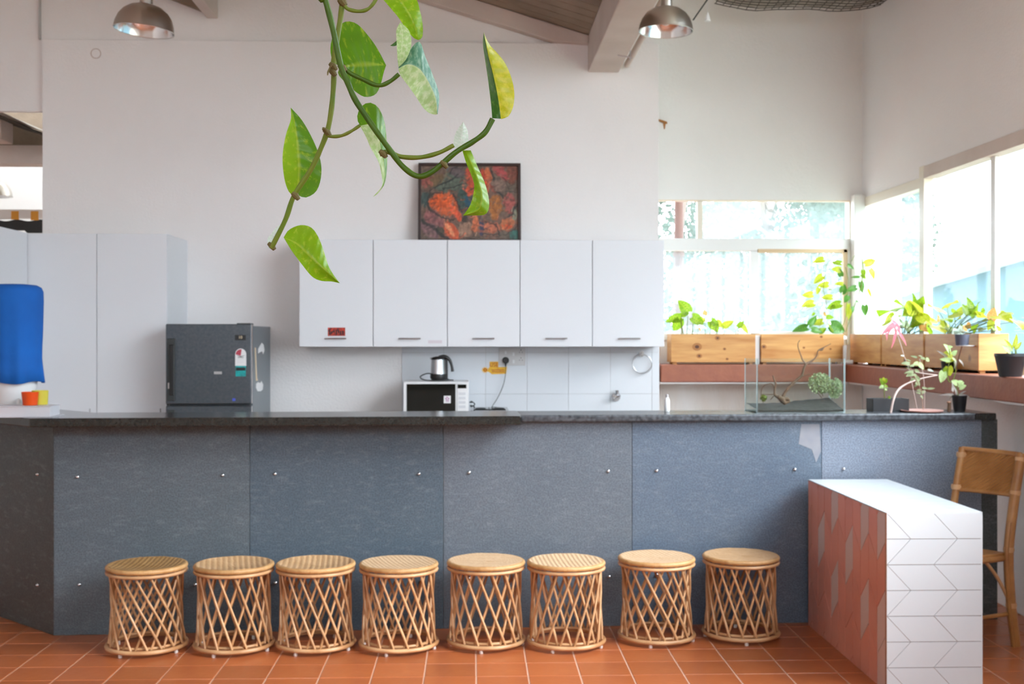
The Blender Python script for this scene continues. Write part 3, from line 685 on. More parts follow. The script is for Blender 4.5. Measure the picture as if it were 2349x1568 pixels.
for (px, py, dg, sm, rz, lab, dish, wa) in st:
    p = PZ(px, py, .015); c = Vector((p.x + .004, p.y + SR, 0))
    # keep the stool clear of the slate
    t = thing('cane_stool', lab, 'stool', c, radians(rz), 'round cane stools in front of the bar')
    link('seat', seat_me(dish, SM[sm], wa), t, False).location = (0, 0, SH)
    link('seat_rim', ring_top, t, False); link('upper_hoop', ring_low, t, False); link('base_hoop', ring_b1, t, False); link('inner_hoop', ring_b2, t, False)
    oc = cane_me(radians(dg), False); ic = cane_me(radians(-dg * .93), True)
    for k in range(16):
        o = link('cane', oc, t, False); o.rotation_euler = (0, 0, 2 * pi * (k + random.uniform(-.06, .06)) / 16)
        o = link('cane', ic, t, False); o.rotation_euler = (0, 0, 2 * pi * (k + .4 + random.uniform(-.08, .08)) / 16)
    for k in range(4):
        o = link('foot', foot, t, False); a = 2 * pi * k / 4 + 1.1 - radians(rz) + rz * .01; o.location = ((SR - .012) * cos(a), (SR - .012) * sin(a), 0)

# ================================================================== TILED BLOCK
BZ = .755; Yf = PZ(2032, 1175, BZ).y; BX = PZ(2032, 1175, BZ).x; BW = xat(2254, Yf) - BX; Yb = 6.06; TH = .1086
blk = thing('tiled_block', 'chest-like block clad in white and salmon chevron tiles at the right', 'block', (BX, Yf, 0))
e = .006
part('core', MB().box(BX + e, BX + BW - e, Yf + e, Yb, 0, BZ - e), M['bgrout'], blk)
def clip(poly, axis, lim, keep_less):
    out = []
    for i in range(len(poly)):
        a, b = poly[i], poly[(i + 1) % len(poly)]
        ia = a[axis] <= lim if keep_less else a[axis] >= lim; ib = b[axis] <= lim if keep_less else b[axis] >= lim
        if ia: out.append(a)
        if ia != ib:
            t = (lim - a[axis]) / (b[axis] - a[axis]); out.append((a[0] + (b[0] - a[0]) * t, a[1] + (b[1] - a[1]) * t))
    return out
def area(p): return abs(sum(p[i][0] * p[(i + 1) % len(p)][1] - p[(i + 1) % len(p)][0] * p[i][1] for i in range(len(p)))) / 2
def chevrons(u0, u1, v0, v1, o_even, o_odd, start, down, gap=.0012):
    """strips of width TH stacked along v, joints zig-zag along u; yields (strip, k, polygon)"""
    r = 0; v = start; out = []
    while (v > v0 if down else v < v1):
        vn = v - TH if down else v + TH
        oa, ob = (o_even, o_odd) if r % 2 == 0 else (o_odd, o_even)
        for k in range(-8, 12):
            a0, a1 = oa + .2 * k, oa + .2 * (k + 1); b0, b1 = ob + .2 * k, ob + .2 * (k + 1)
            s = gap if down else -gap
            p = [(a0 + gap, v - s), (a1 - gap, v - s), (b1 - gap, vn + s), (b0 + gap, vn + s)]
            for ax, lim, less in ((0, u0, 0), (0, u1, 1), (1, v0, 0), (1, v1, 1)): p = clip(p, ax, lim, less) if p else p
            if p and len(p) > 2 and area(p) > 3e-5: out.append((r, k, p))
        v = vn; r += 1
    return out
for r, k, p in chevrons(.0, BW, 0, BZ, .006, .106, BZ - .0035, True):
    part('tile', MB().prism([(BX + u, Yf + e, z) for u, z in p], (0, -e, 0)), M['wtile'], blk)
light = {(0, 0), (0, 2), (0, 3), (2, 0), (2, 2), (4, 1), (6, 0), (6, 2), (8, 1)}
LY = Yb - Yf
for r, k, p in chevrons(0, BZ - .004, 0, LY, .032, -.067, .0, False, .003):
    # u = height, v = distance from the front edge
    kk = int(round((.632 - (.032 + .2 * k)) / .2)) if r % 2 == 0 else 99
    isl = (r, kk) in light
    part('tile', MB().prism([(BX + e, Yf + v, u) for u, v in p], (-e, 0, 0)), M['gtile'] if isl else M['ptile'], blk, label='pale grey-pink tile' if isl else None)
for r, k, p in chevrons(.0, BW, 0, LY, .05, .15, .0, False):
    part('tile', MB().prism([(BX + u, Yf + v, BZ - e) for u, v in p], (0, 0, e)), M['wtile'], blk)
for r, k, p in chevrons(0, BZ - .004, 0, LY, .032, -.067, .0, False):
    part('tile', MB().prism([(BX + BW - e, Yf + v, u) for u, v in p], (e, 0, 0)), M['wtile'], blk)
part('corner_bead', MB().box(BX - .001, BX + .004, Yf - .001, Yf + .004, 0, BZ - .001), M['bgrout'], blk, label='dark orange grout line on the front corner')

# ================================================================== RATTAN CHAIR
ch0 = PZ(2335, 1483, 0); R1 = Vector((ch0.x, ch0.y + .02, 0))
topR = PY(2343, 1040, R1.y + .03); topL = PY(2208, 1026, R1.y + .27); 
chair = thing('rattan_chair', 'rattan chair with a woven back standing beyond the tiled block', 'chair', R1)
bd = Vector((topL.x - topR.x, topL.y - topR.y, 0)); bn = Vector((bd.y, -bd.x, 0)).normalized(); 
if bn.y > 0: bn = -bn
bn = Vector((-.91, -.41, 0)).normalized()
def cpost(topp, foot_, seat_z=.44):
    a = Vector((foot_.x, foot_.y, 0)); m1 = a + bn * .035 + Vector((0, 0, .22)); m2 = a + bn * .05 + Vector((0, 0, .45)); m3 = a.lerp(Vector((topp.x, topp.y, 0)), .35) + bn * .03 + Vector((0, 0, .68))
    return bez([a, m1, m2, m3, Vector((topp.x, topp.y, topp.z))], 6)
footL = R1 + Vector((topL.x - topR.x, topL.y - topR.y, 0))
pR, pL = cpost(topR, R1), cpost(topL, footL)
def taper(n, r0, r1): return [r0 + (r1 - r0) * i / (n - 1) for i in range(n)]
part('rear_leg', MB().tube(pR, taper(len(pR), .023, .024), 12), M['cane_dark'], chair, smooth=True)
part('rear_leg', MB().tube(pL, taper(len(pL), .019, .018), 12), M['cane_dark'], chair, smooth=True)
# second cane strapped to the near rear leg
part('support_cane', MB().tube([p + bn * .026 + Vector((.004, -.012, 0)) for p in pR[:17]], .010, 8), M['cane_dark'], chair, smooth=True)
def along(pts, z):
    for a, b in zip(pts[:-1], pts[1:]):
        if (a.z - z) * (b.z - z) <= 0 and a.z != b.z: return a.lerp(b, (z - a.z) / (b.z - a.z))
    return pts[-1]
# woven back between the posts : upright strands over rows
zt0, zt1 = topR.z - .20, topR.z - .012
mb = MB(); nU, nV = 26, 22
for side in (0, 1):
    vs = []; fs = []
    for j in range(nV + 1):
        z = zt0 + (zt1 - zt0) * j / nV; a, b = along(pL, z + (topL.z - topR.z) * (j / nV)), along(pR, z)
        for i in range(nU + 1):
            t = .03 + .94 * i / nU; p = a.lerp(b, t) + bn * (-.02 * sin(pi * t)); w = .0035 * (1 if (i + j) % 2 else -1)
            vs.append(p + bn * (w + (.003 if side else -.003)))
    for j in range(nV):
        for i in range(nU):
            q = j * (nU + 1) + i; fs.append((q, q + 1, q + nU + 2, q + nU + 1))
    mb.add(vs, fs)
part('woven_back', mb, M['cane_dark'], chair)
for zz, nm in ((zt1 + .006, 'top_rail'), (zt0, 'lower_back_rail')):
    a, b = along(pL, min(zz + (topL.z - topR.z if nm == 'top_rail' else 0), pL[-1].z - .001)), along(pR, zz)
    part(nm, MB().tube([a + (b - a) * t + bn * (-.022 * sin(pi * t)) for t in [k / 10 for k in range(11)]], .013 if nm == 'top_rail' else .010, 10), M['cane_dark'], chair, smooth=True)
for z in (.90, .74, .47, .20):
    for P_ in (pR, pL):
        c = along(P_, z); part('binding', MB().tube([c - Vector((0, 0, .012)), c, c + Vector((0, 0, .012))], [.0245, .0265, .0245], 12), M['cane'], chair, smooth=True)
dep = .25
fR, fL = R1 + bn * dep, footL + bn * dep
for f_ in (fR, fL): part('front_leg', MB().tube([f_, f_ + Vector((0, 0, .45))], [.017, .017], 10), M['cane_dark'], chair, smooth=True)
sR, sL = along(pR, .43), along(pL, .43); gR, gL = Vector((fR.x, fR.y, .43)), Vector((fL.x, fL.y, .43))
part('seat_frame', MB().tube([sR, gR], .014, 10).tube([gR, gL], .014, 10).tube([gL, sL], .014, 10).tube([sL, sR], .012, 10), M['cane_dark'], chair, smooth=True)
part('seat', MB().prism([sR + Vector((0, 0, .008)), gR + Vector((0, 0, .008)), gL + Vector((0, 0, .008)), sL + Vector((0, 0, .008))], (0, 0, .018)), M['cane_dark'], chair, bevel=.006)
for a, b in ((R1, fR), (footL, fL), (fR, fL)):
    part('stretcher', MB().tube([a + Vector((0, 0, .16)), b + Vector((0, 0, .16))], .010, 8), M['cane_dark'], chair, smooth=True)
for a, g_ in ((along(pR, .20), sR + bn * .16), (fR + Vector((0, 0, .20)), sR + bn * .2), (along(pL, .2), sL + bn * .16)):
    part('brace', MB().tube(bez([a, a.lerp(g_, .5) + Vector((0, 0, .02)), g_], 5), .0085, 8), M['cane'], chair, smooth=True)

# ================================================================== KITCHEN BEHIND THE BAR
YC = 8.10
cz0, cz1 = zat(795, YC), zat(550, YC)
cx_ = [xat(p, YC) for p in (686, 856, 1026, 1193, 1359, 1524)]
labs = ['white wall cabinet with a small red printed note, leftmost of the row', 'white wall cabinet second from the left end of the row', 'white wall cabinet below the painting, above the kettle', 'white wall cabinet right of the painting, above the sockets', 'white wall cabinet at the right end of the row, beside the window']
hx = [770, 940, 1109, 1276, 1443]
for i in range(5):
    c = thing('wall_cabinet', labs[i], 'cabinet', ((cx_[i] + cx_[i + 1]) / 2, YC, cz0), group='white wall cabinets in a row')
    part('carcass', MB().box(cx_[i] + .0005, cx_[i + 1] - .0005, YC + .02, YK - .001, cz0, cz1), M['cab'], c, bevel=.001)
    d = part('door', MB().box(cx_[i] + .0022, cx_[i + 1] - .0022, YC, YC + .018, cz0 + .001, cz1 - .001), M['cab'], c, bevel=.0015)
    h0, h1 = xat(hx[i] - 25, YC), xat(hx[i] + 25, YC); hz = zat(776, YC)
    h = MB().tube([(h0, YC - .022, hz), (h1, YC - .022, hz)], .0045, 8).tube([(h0 + .012, YC, hz), (h0 + .012, YC - .022, hz)], .004, 8).tube([(h1 - .012, YC, hz), (h1 - .012, YC - .022, hz)], .004, 8)
    part('handle', h, M['steel'], d, smooth=True)
def card(name, px0, px1, py0, py1, Y, m, lab, cat, th=.0012, group=None):
    o = part(name, MB().box(xat(px0, Y), xat(px1, Y), Y - th, Y - .0002, zat(py1, Y), zat(py0, Y)), m); tag(o, lab, cat, group); return o
n_ = card('note', 752, 792, 751, 770, YC, M['red_print'], 'small red printed note above the handle of the leftmost wall cabinet', 'note')
for k in range(7):
    x0 = xat(755 + k * 5, YC); part('printed_mark', MB().box(x0, x0 + .009, YC - .0018, YC - .0012, zat(767 - (k * 7) % 5, YC), zat(756 + (k * 3) % 4, YC)), M['black'], n_)
card('label_strip', 982, 1014, 780, 787, YC, mat('faded_pink_print', (.66, .60, .63, 1), .6), 'faded label strip at the foot of the second wall cabinet', 'label')

# painting
pw0, pw1 = PY(960, 375, 8.42), PY(1194, 375, 8.42); ph = pw0.z - cz1; tl = .07
pt = thing('painting', 'framed abstract painting in reds and greens leaning on top of the wall cabinets', 'painting', ((pw0.x + pw1.x) / 2, 8.35, cz1 + .001))
pt.rotation_euler = (-math.asin(tl / ph), 0, 0)
PW, PH = (pw1.x - pw0.x), ph / cos(math.asin(tl / ph))
fw = .020
for (a, b, c, d) in ((-PW / 2, PW / 2, 0, fw), (-PW / 2, PW / 2, PH - fw, PH), (-PW / 2, -PW / 2 + fw, fw, PH - fw), (PW / 2 - fw, PW / 2, fw, PH - fw)):
    part('frame', MB().box(a, b, -.022, 0, c, d), mat('dark_wood_frame', (.035, .014, .010, 1), .4) if 'dark_wood_frame' not in MATS else MATS['dark_wood_frame'], pt, False, bevel=.002)
NX, NY = 220, 164
def hexl(r, g_, b): return Vector(srgb(r, g_, b)[:3])
blobs = [((480, 800), (290, 215), 10, (205, 92, 45)), ((700, 960), (60, 190), -35, (215, 85, 50)), ((390, 760), (170, 120), 0, (200, 82, 30)), ((1310, 340), (85, 235), 0, (205, 105, 60)), ((1240, 330), (50, 210), -8, (190, 60, 20)),
  ((960, 300), (90, 200), -12, (190, 75, 45)), ((960, 570), (90, 110), 20, (205, 80, 45)), ((620, 1330), (110, 240), -32, (205, 88, 50)), ((560, 1260), (45, 210), -35, (220, 140, 100)), ((1390, 1240), (170, 100), 5, (190, 105, 75)),
  ((1730, 780), (120, 200), 0, (160, 78, 72)), ((1450, 850), (140, 230), 0, (165, 98, 38)), ((840, 720), (120, 220), -15, (42, 74, 68)), ((930, 760), (50, 120), -25, (20, 78, 100)), ((110, 720), (85, 180), 0, (48, 75, 72)),
  ((600, 390), (330, 190), -15, (78, 92, 80)), ((330, 340), (170, 110), -20, (110, 85, 55)), ((700, 180), (200, 90), 10, (95, 80, 82)), ((300, 1080), (240, 120), 30, (140, 85, 85)), ((200, 1280), (220, 110), 38, (125, 90, 92)),
  ((1780, 230), (130, 200), 0, (120, 62, 45)), ((1560, 200), (90, 190), -40, (175, 70, 70)), ((1500, 450), (150, 110), 0, (125, 100, 88)), ((1830, 1400), (110, 110), 0, (45, 100, 92)), ((1820, 1000), (60, 130), 10, (130, 135, 115)),
  ((1690, 1180), (150, 110), -15, (185, 105, 65)), ((1680, 1220), (110, 40), 0, (195, 75, 35)), ((880, 1280), (150, 140), 0, (150, 115, 95)), ((1080, 1180), (75, 150), 5, (205, 110, 70)), ((1200, 1220), (42, 190), 0, (52, 55, 82)),
  ((880, 1080), (60, 80), 0, (45, 45, 38)), ((400, 1290), (110, 60), 30, (58, 62, 50)), ((130, 380), (90, 110), 0, (150, 80, 70))]
strokes = [((190, 560), (170, 920), 30), ((190, 930), (480, 1060), 22), ((480, 1060), (660, 1090), 18), ((60, 1100), (560, 1470), 38), ((230, 620), (450, 590), 18), ((660, 620), (820, 960), 26), ((1260, 1120), (1450, 1180), 16), ((1450, 1180), (1560, 1400), 18), ((1890, 800), (1700, 1040), 22), ((1480, 560), (1600, 700), 24), ((1390, 120), (1430, 330), 20), ((200, 540), (640, 330), 20), ((380, 470), (760, 230), 16), ((460, 520), (880, 420), 18), ((1230, 1360), (1560, 1380), 12), ((900, 1440), (1080, 1450), 14), ((1880, 1240), (1700, 1350), 14), ((1640, 560), (1870, 570), 10), ((740, 60), (560, 240), 16), ((1600, 300), (1750, 420), 14)]
import numpy as np
vs = []; fs = []; N1 = []; N2 = []; N3 = []; N4 = []; N5 = []
for j in range(NY + 1):
    for i in range(NX + 1):
        u, v = i / NX, j / NY
        N1.append(noise.noise(Vector((u * 9, v * 9, 3)))); N2.append(noise.noise(Vector((u * 9, v * 9, 8)))); N3.append(noise.noise(Vector((u * 34, v * 34, 1)))); N4.append(noise.noise(Vector((u * 45, v * 16, 2)))); N5.append(noise.noise(Vector((u * 6, v * 6, 0))))
        vs.append((-PW / 2 + fw + (PW - 2 * fw) * u, -.006 + .0006 * noise.noise(Vector((u * 80, v * 80, 0))), fw + (PH - 2 * fw) * v))
N1, N2, N3, N4, N5 = map(np.array, (N1, N2, N3, N4, N5))
UU, VV = np.meshgrid(np.arange(NX + 1) / NX, np.arange(NY + 1) / NY); UU = UU.ravel(); VV = VV.ravel()
wx = 40 + 1850 * UU + 42 * N1 + 22 * N3; wy = 80 + 1390 * (1 - VV) + 42 * N2 + 22 * N4
def h3(c): return np.array(hexl(*c))
tt = (.5 + .5 * N5)[:, None]; C_ = h3((118, 80, 66)) * (1 - tt) + h3((88, 84, 72)) * tt
def blend(C_, m_, col): return C_ * (1 - m_[:, None]) + h3(col) * m_[:, None]
for (bc, br, an, col) in blobs:
    dx, dy = wx - bc[0], wy - bc[1]; a = radians(an); q = ((dx * cos(a) + dy * sin(a)) / br[0]) ** 2 + ((-dx * sin(a) + dy * cos(a)) / br[1]) ** 2
    C_ = blend(C_, np.clip((1.1 - q) * 3, 0, 1) * .85, col)
def stroke(C_, s0, s1, w, col, al):
    ax, ay = s0; bx, by = s1; L2 = (bx - ax) ** 2 + (by - ay) ** 2 + 1e-6; t = np.clip(((wx - ax) * (bx - ax) + (wy - ay) * (by - ay)) / L2, 0, 1); dd = np.hypot(wx - ax - t * (bx - ax), wy - ay - t * (by - ay))
    return blend(C_, np.clip((w - dd) / w * 2, 0, 1) * al, col)
rs = random.Random(5); base_col = C_.copy()
def near(x, y): ii = int(np.clip((x - 40) / 1850, 0, 1) * NX); jj = int(np.clip(1 - (y - 80) / 1390, 0, 1) * NY); return base_col[jj * (NX + 1) + ii]
for k in range(420):
    x, y = rs.uniform(40, 1890), rs.uniform(80, 1470); a = rs.gauss(-.6, .9); ln = rs.uniform(40, 170); w = rs.uniform(9, 24)
    c0 = near(x + rs.gauss(0, 60), y + rs.gauss(0, 60)) * rs.choice((.35, .5, .7, 1.3, 1.6)); m_ = rs.uniform(.35, .7)
    ax, ay, bx, by = x, y, x + ln * cos(a), y + ln * sin(a); L2 = ln * ln
    t = np.clip(((wx - ax) * (bx - ax) + (wy - ay) * (by - ay)) / L2, 0, 1); dd = np.hypot(wx - ax - t * (bx - ax), wy - ay - t * (by - ay)); mm = (np.clip((w - dd) / w * 2, 0, 1) * m_)[:, None]; C_ = C_ * (1 - mm) + c0 * mm
for (s0, s1, w) in strokes: C_ = stroke(C_, s0, s1, w, (34, 36, 36), .8)
C_ = np.clip(C_ * (1.08 + .4 * N4 + .3 * N3)[:, None], 0, 1)
vcol = [tuple(map(float, c)) + (1.0,) for c in C_]
for j in range(NY):
    for i in range(NX): q = j * (NX + 1) + i; fs.append((q, q + 1, q + NX + 2, q + NX + 1))
me = bpy.data.meshes.new('canvas'); me.from_pydata(vs, [], fs); at = me.color_attributes.new('paint', 'FLOAT_COLOR', 'POINT')
at.data.foreach_set('color', [x for c in vcol for x in c])
pm = bpy.data.materials.new('oil_paint'); pm.use_nodes = True; an_ = pm.node_tree.nodes.new('ShaderNodeAttribute'); an_.attribute_name = 'paint'
pm.node_tree.links.new(an_.outputs[0], pm.node_tree.nodes['Principled BSDF'].inputs['Base Color']); pm.node_tree.nodes['Principled BSDF'].inputs['Roughness'].default_value = .5
me.materials.append(pm); link('canvas', me, pt, False)

# backsplash tiles on the wall behind the worktop
bs = struct('trim_11', MB().box(xat(922, YK), xk1 - .004, YK - .004, YK - .0002, .9, cz0 + .02), M['grout'])
tx = [xat(p, YK) for p in (922, 1018, 1114, 1209, 1304, 1400, 1495, 1512)]; tz = [.9, zat(903, YK), zat(808, YK), cz0 + .02]
for a, b in zip(tx[:-1], tx[1:]):
    for c, d in zip(tz[:-1], tz[1:]): part('wall_tile', MB().box(a + .0008, b - .0008, YK - .009, YK - .004, c + .0008, d - .0008), M['btile'], bs, bevel=.0008)
YS = YK - .009

# base counter (behind the bar) that carries the microwave
kc = thing('kitchen_counter', 'white kitchen counter behind the bar, carrying the microwave', 'counter', (xat(1080, 8.2), 8.2, 0))
kx0, kx1 = xat(640, 8.1), xk1 - .01
part('base', MB().box(kx0, kx1, 7.88, 8.44, .1, .86), M['cab'], kc); part('plinth', MB().box(kx0, kx1, 7.93, 8.44, 0, .1), M['darkgrey'], kc)
for k in range(6):
    a, b = kx0 + (kx1 - kx0) * k / 6, kx0 + (kx1 - kx0) * (k + 1) / 6
    d = part('door', MB().box(a + .002, b - .002, 7.862, 7.879, .11, .85), M['cab'], kc, bevel=.001); part('handle', MB().tube([((a + b) / 2 - .06, 7.845, .8), ((a + b) / 2 + .06, 7.845, .8)], .005), M['steel'], d)
wt = part('worktop', MB().box(kx0 - .01, kx1, 7.84, 8.44, .861, .89), M['stone_top'], None, bevel=.003); tag(wt, 'dark stone worktop under the microwave against the kitchen wall', 'worktop')

# microwave
YM = 8.0; mx0, mx1 = xat(925, YM), xat(1075, YM); mz1 = zat(875, YM)
mw = thing('microwave', 'white microwave oven with a black glass door under the kettle', 'microwave', ((mx0 + mx1) / 2, YM, .9))
part('body', MB().box(mx0, mx1, YM + .015, YM + .36, .902, mz1), M['whiteplastic'], mw, bevel=.004)
dr = part('door', MB().box(mx0 + .001, xat(1047, YM), YM, YM + .014, .904, mz1 - .002), M['whiteplastic'], mw, bevel=.003)
part('door_glass', MB().box(xat(933, YM), xat(1045, YM), YM - .003, YM, .925, zat(880, YM)), M['blackglass'], dr, bevel=.001)
pn = part('control_panel', MB().box(xat(1048, YM), mx1 - .001, YM + .002, YM + .014, .904, mz1 - .002), M['whiteplastic'], mw, bevel=.002)
part('display', MB().box(xat(1050, YM), xat(1070, YM), YM - .001, YM + .002, zat(890, YM), zat(881, YM)), M['blackglass'], pn)
for k in range(4): part('button', MB().box(xat(1052, YM), xat(1068, YM), YM - .0005, YM + .002, zat(905 + k * 10, YM), zat(899 + k * 10, YM)), M['cab_edge'], pn, bevel=.0006)
for a in (mx0 + .03, mx1 - .03): part('foot', MB().cyl((a, YM + .04, .89), (a, YM + .04, .902), .012), M['black'], mw)
stk = card('sticker', 1018, 1034, 907, 924, YM - .003, M['paper'], 'small white sticker with a pink flower emblem on the microwave door', 'sticker')
sc0 = Vector(((xat(1018, YM) + xat(1034, YM)) / 2, YM - .0045, (zat(907, YM) + zat(924, YM)) / 2 + .004))
for k in range(5):
    a = pi / 2 + 2 * pi * k / 5; part('petal', MB().prism([sc0 + Vector((cos(a + q) * s_, 0, sin(a + q) * s_)) for q, s_ in ((0, .004), (.5, .011), (0, .016), (-.5, .011))], (0, -.0006, 0)), M['purple'], stk)
part('emblem_bar', MB().box(sc0.x - .012, sc0.x + .012, YM - .0048, YM - .0042, sc0.z - .019, sc0.z - .016), M['purple'], stk)

# kettle
YKt = 8.16; kz = mz1 + .001; ks = 8.2 / 2700; kc0 = PY(1010, 860, YKt)
kt = thing('kettle', 'steel electric kettle with a black handle on the microwave', 'kettle', (kc0.x, YKt, kz))
H = PY(1010, 817, YKt).z - kz
part('base', MB().lathe([(.062, 0), (.064, .008), (.058, .014)], (kc0.x, YKt, kz)), M['black'], kt, smooth=True)
part('body', MB().lathe([(.055, .014), (.057, .04), (.055, .05), (.0535, .09), (.049, H - .022)], (kc0.x - .012, YKt, kz), capb=True), M['steel'], kt, smooth=True)
part('lower_band', MB().lathe([(.0565, .014), (.0585, .03), (.0565, .048)], (kc0.x - .012, YKt, kz)), M['black'], kt, smooth=True, label='black band round the foot of the kettle')
part('lid', MB().lathe([(.050, H - .022), (.050, H - .016), (.042, H - .006), (.018, H), (.001, H)], (kc0.x - .012, YKt, kz)), M['black'], kt, smooth=True)
part('spout', MB().prism([(kc0.x - .052, YKt - .018, kz + H - .03), (kc0.x - .074, YKt, kz + H - .016), (kc0.x - .052, YKt + .018, kz + H - .03), (kc0.x - .045, YKt, kz + H - .05)], (0.008, 0, .012)), M['steel'], kt, bevel=.002)
hp = [(kc0.x - .01, YKt, kz + H - .006), (kc0.x + .03, YKt, kz + H - .002), (kc0.x + .062, YKt, kz + H - .022), (kc0.x + .078, YKt, kz + H - .06), (kc0.x + .085, YKt, kz + H - .105)]
part('handle', MB().tube(bez(hp, 6), [.012 + .002 * sin(i / 4) for i in range(25)], 10), M['black'], kt, smooth=True)
part('handle_stem', MB().box(kc0.x + .034, kc0.x + .052, YKt - .012, YKt + .012, kz + .014, kz + H - .02), M['black'], kt, bevel=.004)
part('cord', MB().tube(bez([(kc0.x - .04, YKt - .03, kz + .045), (kc0.x - .09, YKt - .06, kz + .052), (kc0.x - .135, YKt - .08, kz + .03), (kc0.x - .10, YKt - .10, kz + .008), (kc0.x + .0, YKt - .11, kz + .006), (kc0.x + .07, YKt - .09, kz + .008), (kc0.x + .09, YKt - .05, kz + .006)], 8), .0042, 6), M['black'], kt, smooth=True)

# two-ring stove with black glass top
sx0, sx1 = xat(1079, 8.05), xat(1167, 8.05); sz = zat(938, 8.05)
sv = thing('gas_stove', 'low cooking stove with a black glass top right of the microwave', 'stove', ((sx0 + sx1) / 2, 8.1, .89))
part('body', MB().box(sx0 + .02, sx1 - .02, 7.98, 8.36, .905, sz - .016), M['steel'], sv, bevel=.003)
part('glass_top', MB().box(sx0, sx1, 7.95, 8.40, sz - .014, sz - .006), M['blackglass'], sv, bevel=.002)
part('pan_support', MB().tube([(sx0 + .03, 8.1, sz - .004), (sx1 - .02, 8.1, sz - .004)], .003).tube([(sx0 + .13, 8.0, sz - .004), (sx0 + .13, 8.3, sz - .004)], .003), M['black'], sv)
for k in (0, 1): part('burner', MB().lathe([(.035, 0), (.038, .006), (.02, .010)], (sx0 + .07 + k * .13, 8.18, sz - .006)), M['darkgrey'], sv, smooth=True)
for a in (sx0 + .03, sx1 - .03): part('foot', MB().cyl((a, 8.0, .89), (a, 8.0, .906), .012), M['black'], sv)

# sockets, plug and cord, yellow sticker
sk = thing('socket_plate', 'white switch and socket plate under the wall cabinets', 'socket', (xat(1174, YS), YS, zat(816, YS)))
part('plate', MB().box(xat(1144, YS), xat(1205, YS), YS - .010, YS, zat(838, YS), zat(797, YS)), mat('warm_white_plastic', (.62, .60, .59, 1), .4), sk, bevel=.003)
for (a, b) in ((1195, 805), (1195, 823)):
    c = PY(a, b, YS - .010); hs_ = MB()
    for dx, dz, r in ((0, .008, .0035), (-.010, -.008, .0028), (.010, -.008, .0028)): hs_.cyl((c.x + dx, YS - .0108, c.z + dz), (c.x + dx, YS - .0098, c.z + dz), r, n=10)
    part('socket_holes', hs_, M['black'], sk)
for (a, b) in ((1178, 812), (1178, 829), (1160, 808)):
    c = PY(a, b, YS - .010); part('switch', MB().box(c.x - .007, c.x + .007, YS - .014, YS - .010, c.z - .012, c.z + .012), M['whiteplastic'], sk, bevel=.002)
pc = PY(1160, 826, YS - .03)
cd = thing('power_cord', 'black plug and thin cord hanging from the socket to the stove', 'cord', (pc.x, YS - .02, sz))
pg_ = MB().lathe([(.022, 0), (.024, .006), (.024, .020), (.016, .030)], n=24); pgm = pg_.mesh('plug', M['black'], True, 50); pgm.transform(Matrix.Rotation(pi / 2, 4, 'X')); pgm.transform(Matrix.Translation((pc.x, YS - .0105, pc.z)))
link('plug', pgm, cd)
part('plug_neck', MB().tube([(pc.x, YS - .028, pc.z - .015), (pc.x, YS - .028, pc.z - .045)], [.009, .004], 8), M['black'], cd, smooth=True)
p5 = [(pc.x, YS - .028, pc.z - .04)] + [tuple(PY(a, b, YS - .04)) for a, b in ((1159, 860), (1154, 884), (1142, 911), (1128, 933))]
part('cable', MB().tube(bez(p5, 8), .0026, 6), M['black'], cd, smooth=True)
p6 = [PY(1128, 933, YS - .04), Vector((PY(1131, 935, 8.3).x, 8.3, sz + .0)), Vector((sx1 - .05, 8.25, sz - .002))]
part('cable', MB().tube(bez(p6, 6), .0026, 6), M['black'], cd, smooth=True)
cc_ = PY(1083, 930, 8.2)
coil = MB()
for k in range(4): coil.ring((0, 0, 0), .012 + .003 * (k % 2), .0035, 16, 5); 
cpts = [(cc_.x + .014 * cos(t * .9) + .004 * sin(t * 2.1), 8.2 + .008 * sin(t), cc_.z - .024 + .0042 * t + .010 * sin(t * .9)) for t in [k * .35 for k in range(36)]]
cz_ = sz - .006 - min(p[2] for p in cpts) + .004
o = part('coiled_cable', MB().tube([(a, b, c + cz_) for a, b, c in cpts], .0042, 6), M['darkgrey'], None, smooth=True); tag(o, 'coiled dark cable standing on the left end of the stove', 'cable')
s_ = thing('sticker', 'yellow sticker with orange lettering left of the black plug', 'sticker', (xat(1136, YS), YS - .001, zat(848, YS)))
part('banner', MB().prism([PY(a, b, YS - .0005) for a, b in ((1122, 842), (1163, 841), (1161, 857), (1128, 858), (1118, 850))], (0, -.001, 0)), M['sign'], s_)
part('word_panel', MB().box(xat(1123, YS), xat(1143, YS), YS - .0014, YS - .0004, zat(844, YS), zat(829, YS)), M['sign'], s_)
tm = text_mesh('lettering', 'USE', .040, M['sign_red']); tm.transform(Matrix.Scale(.92, 4, (1, 0, 0))); tm.transform(Matrix.Translation((xat(1133, YS), YS - .0022, zat(836.5, YS)))); link('lettering', tm, s_)
st_ = PY(1113, 848, YS); ssp = []
for k in range(20):
    a = 2 * pi * k / 20; r = .030 if k % 2 == 0 else .017; ssp.append((st_.x + r * cos(a), YS - .0005, st_.z + r * .85 * sin(a)))
part('burst', MB().prism(ssp, (0, -.001, 0)), M['sign'], s_)
part('burst_centre', MB().ring((0, 0, 0), .009, .003, 12, 4).add([], []), M['sign_red'], s_).matrix_local = Matrix.Translation(Vector((st_.x, YS - .0018, st_.z)) - wloc(s_)) @ Matrix.Rotation(pi / 2, 4, 'X')
for k in range(2): part('small_print', MB().box(xat(1128, YS), xat(1157, YS), YS - .0022, YS - .0016, zat(849 + k * 4, YS), zat(847.4 + k * 4, YS)), M['sign_red'], s_)

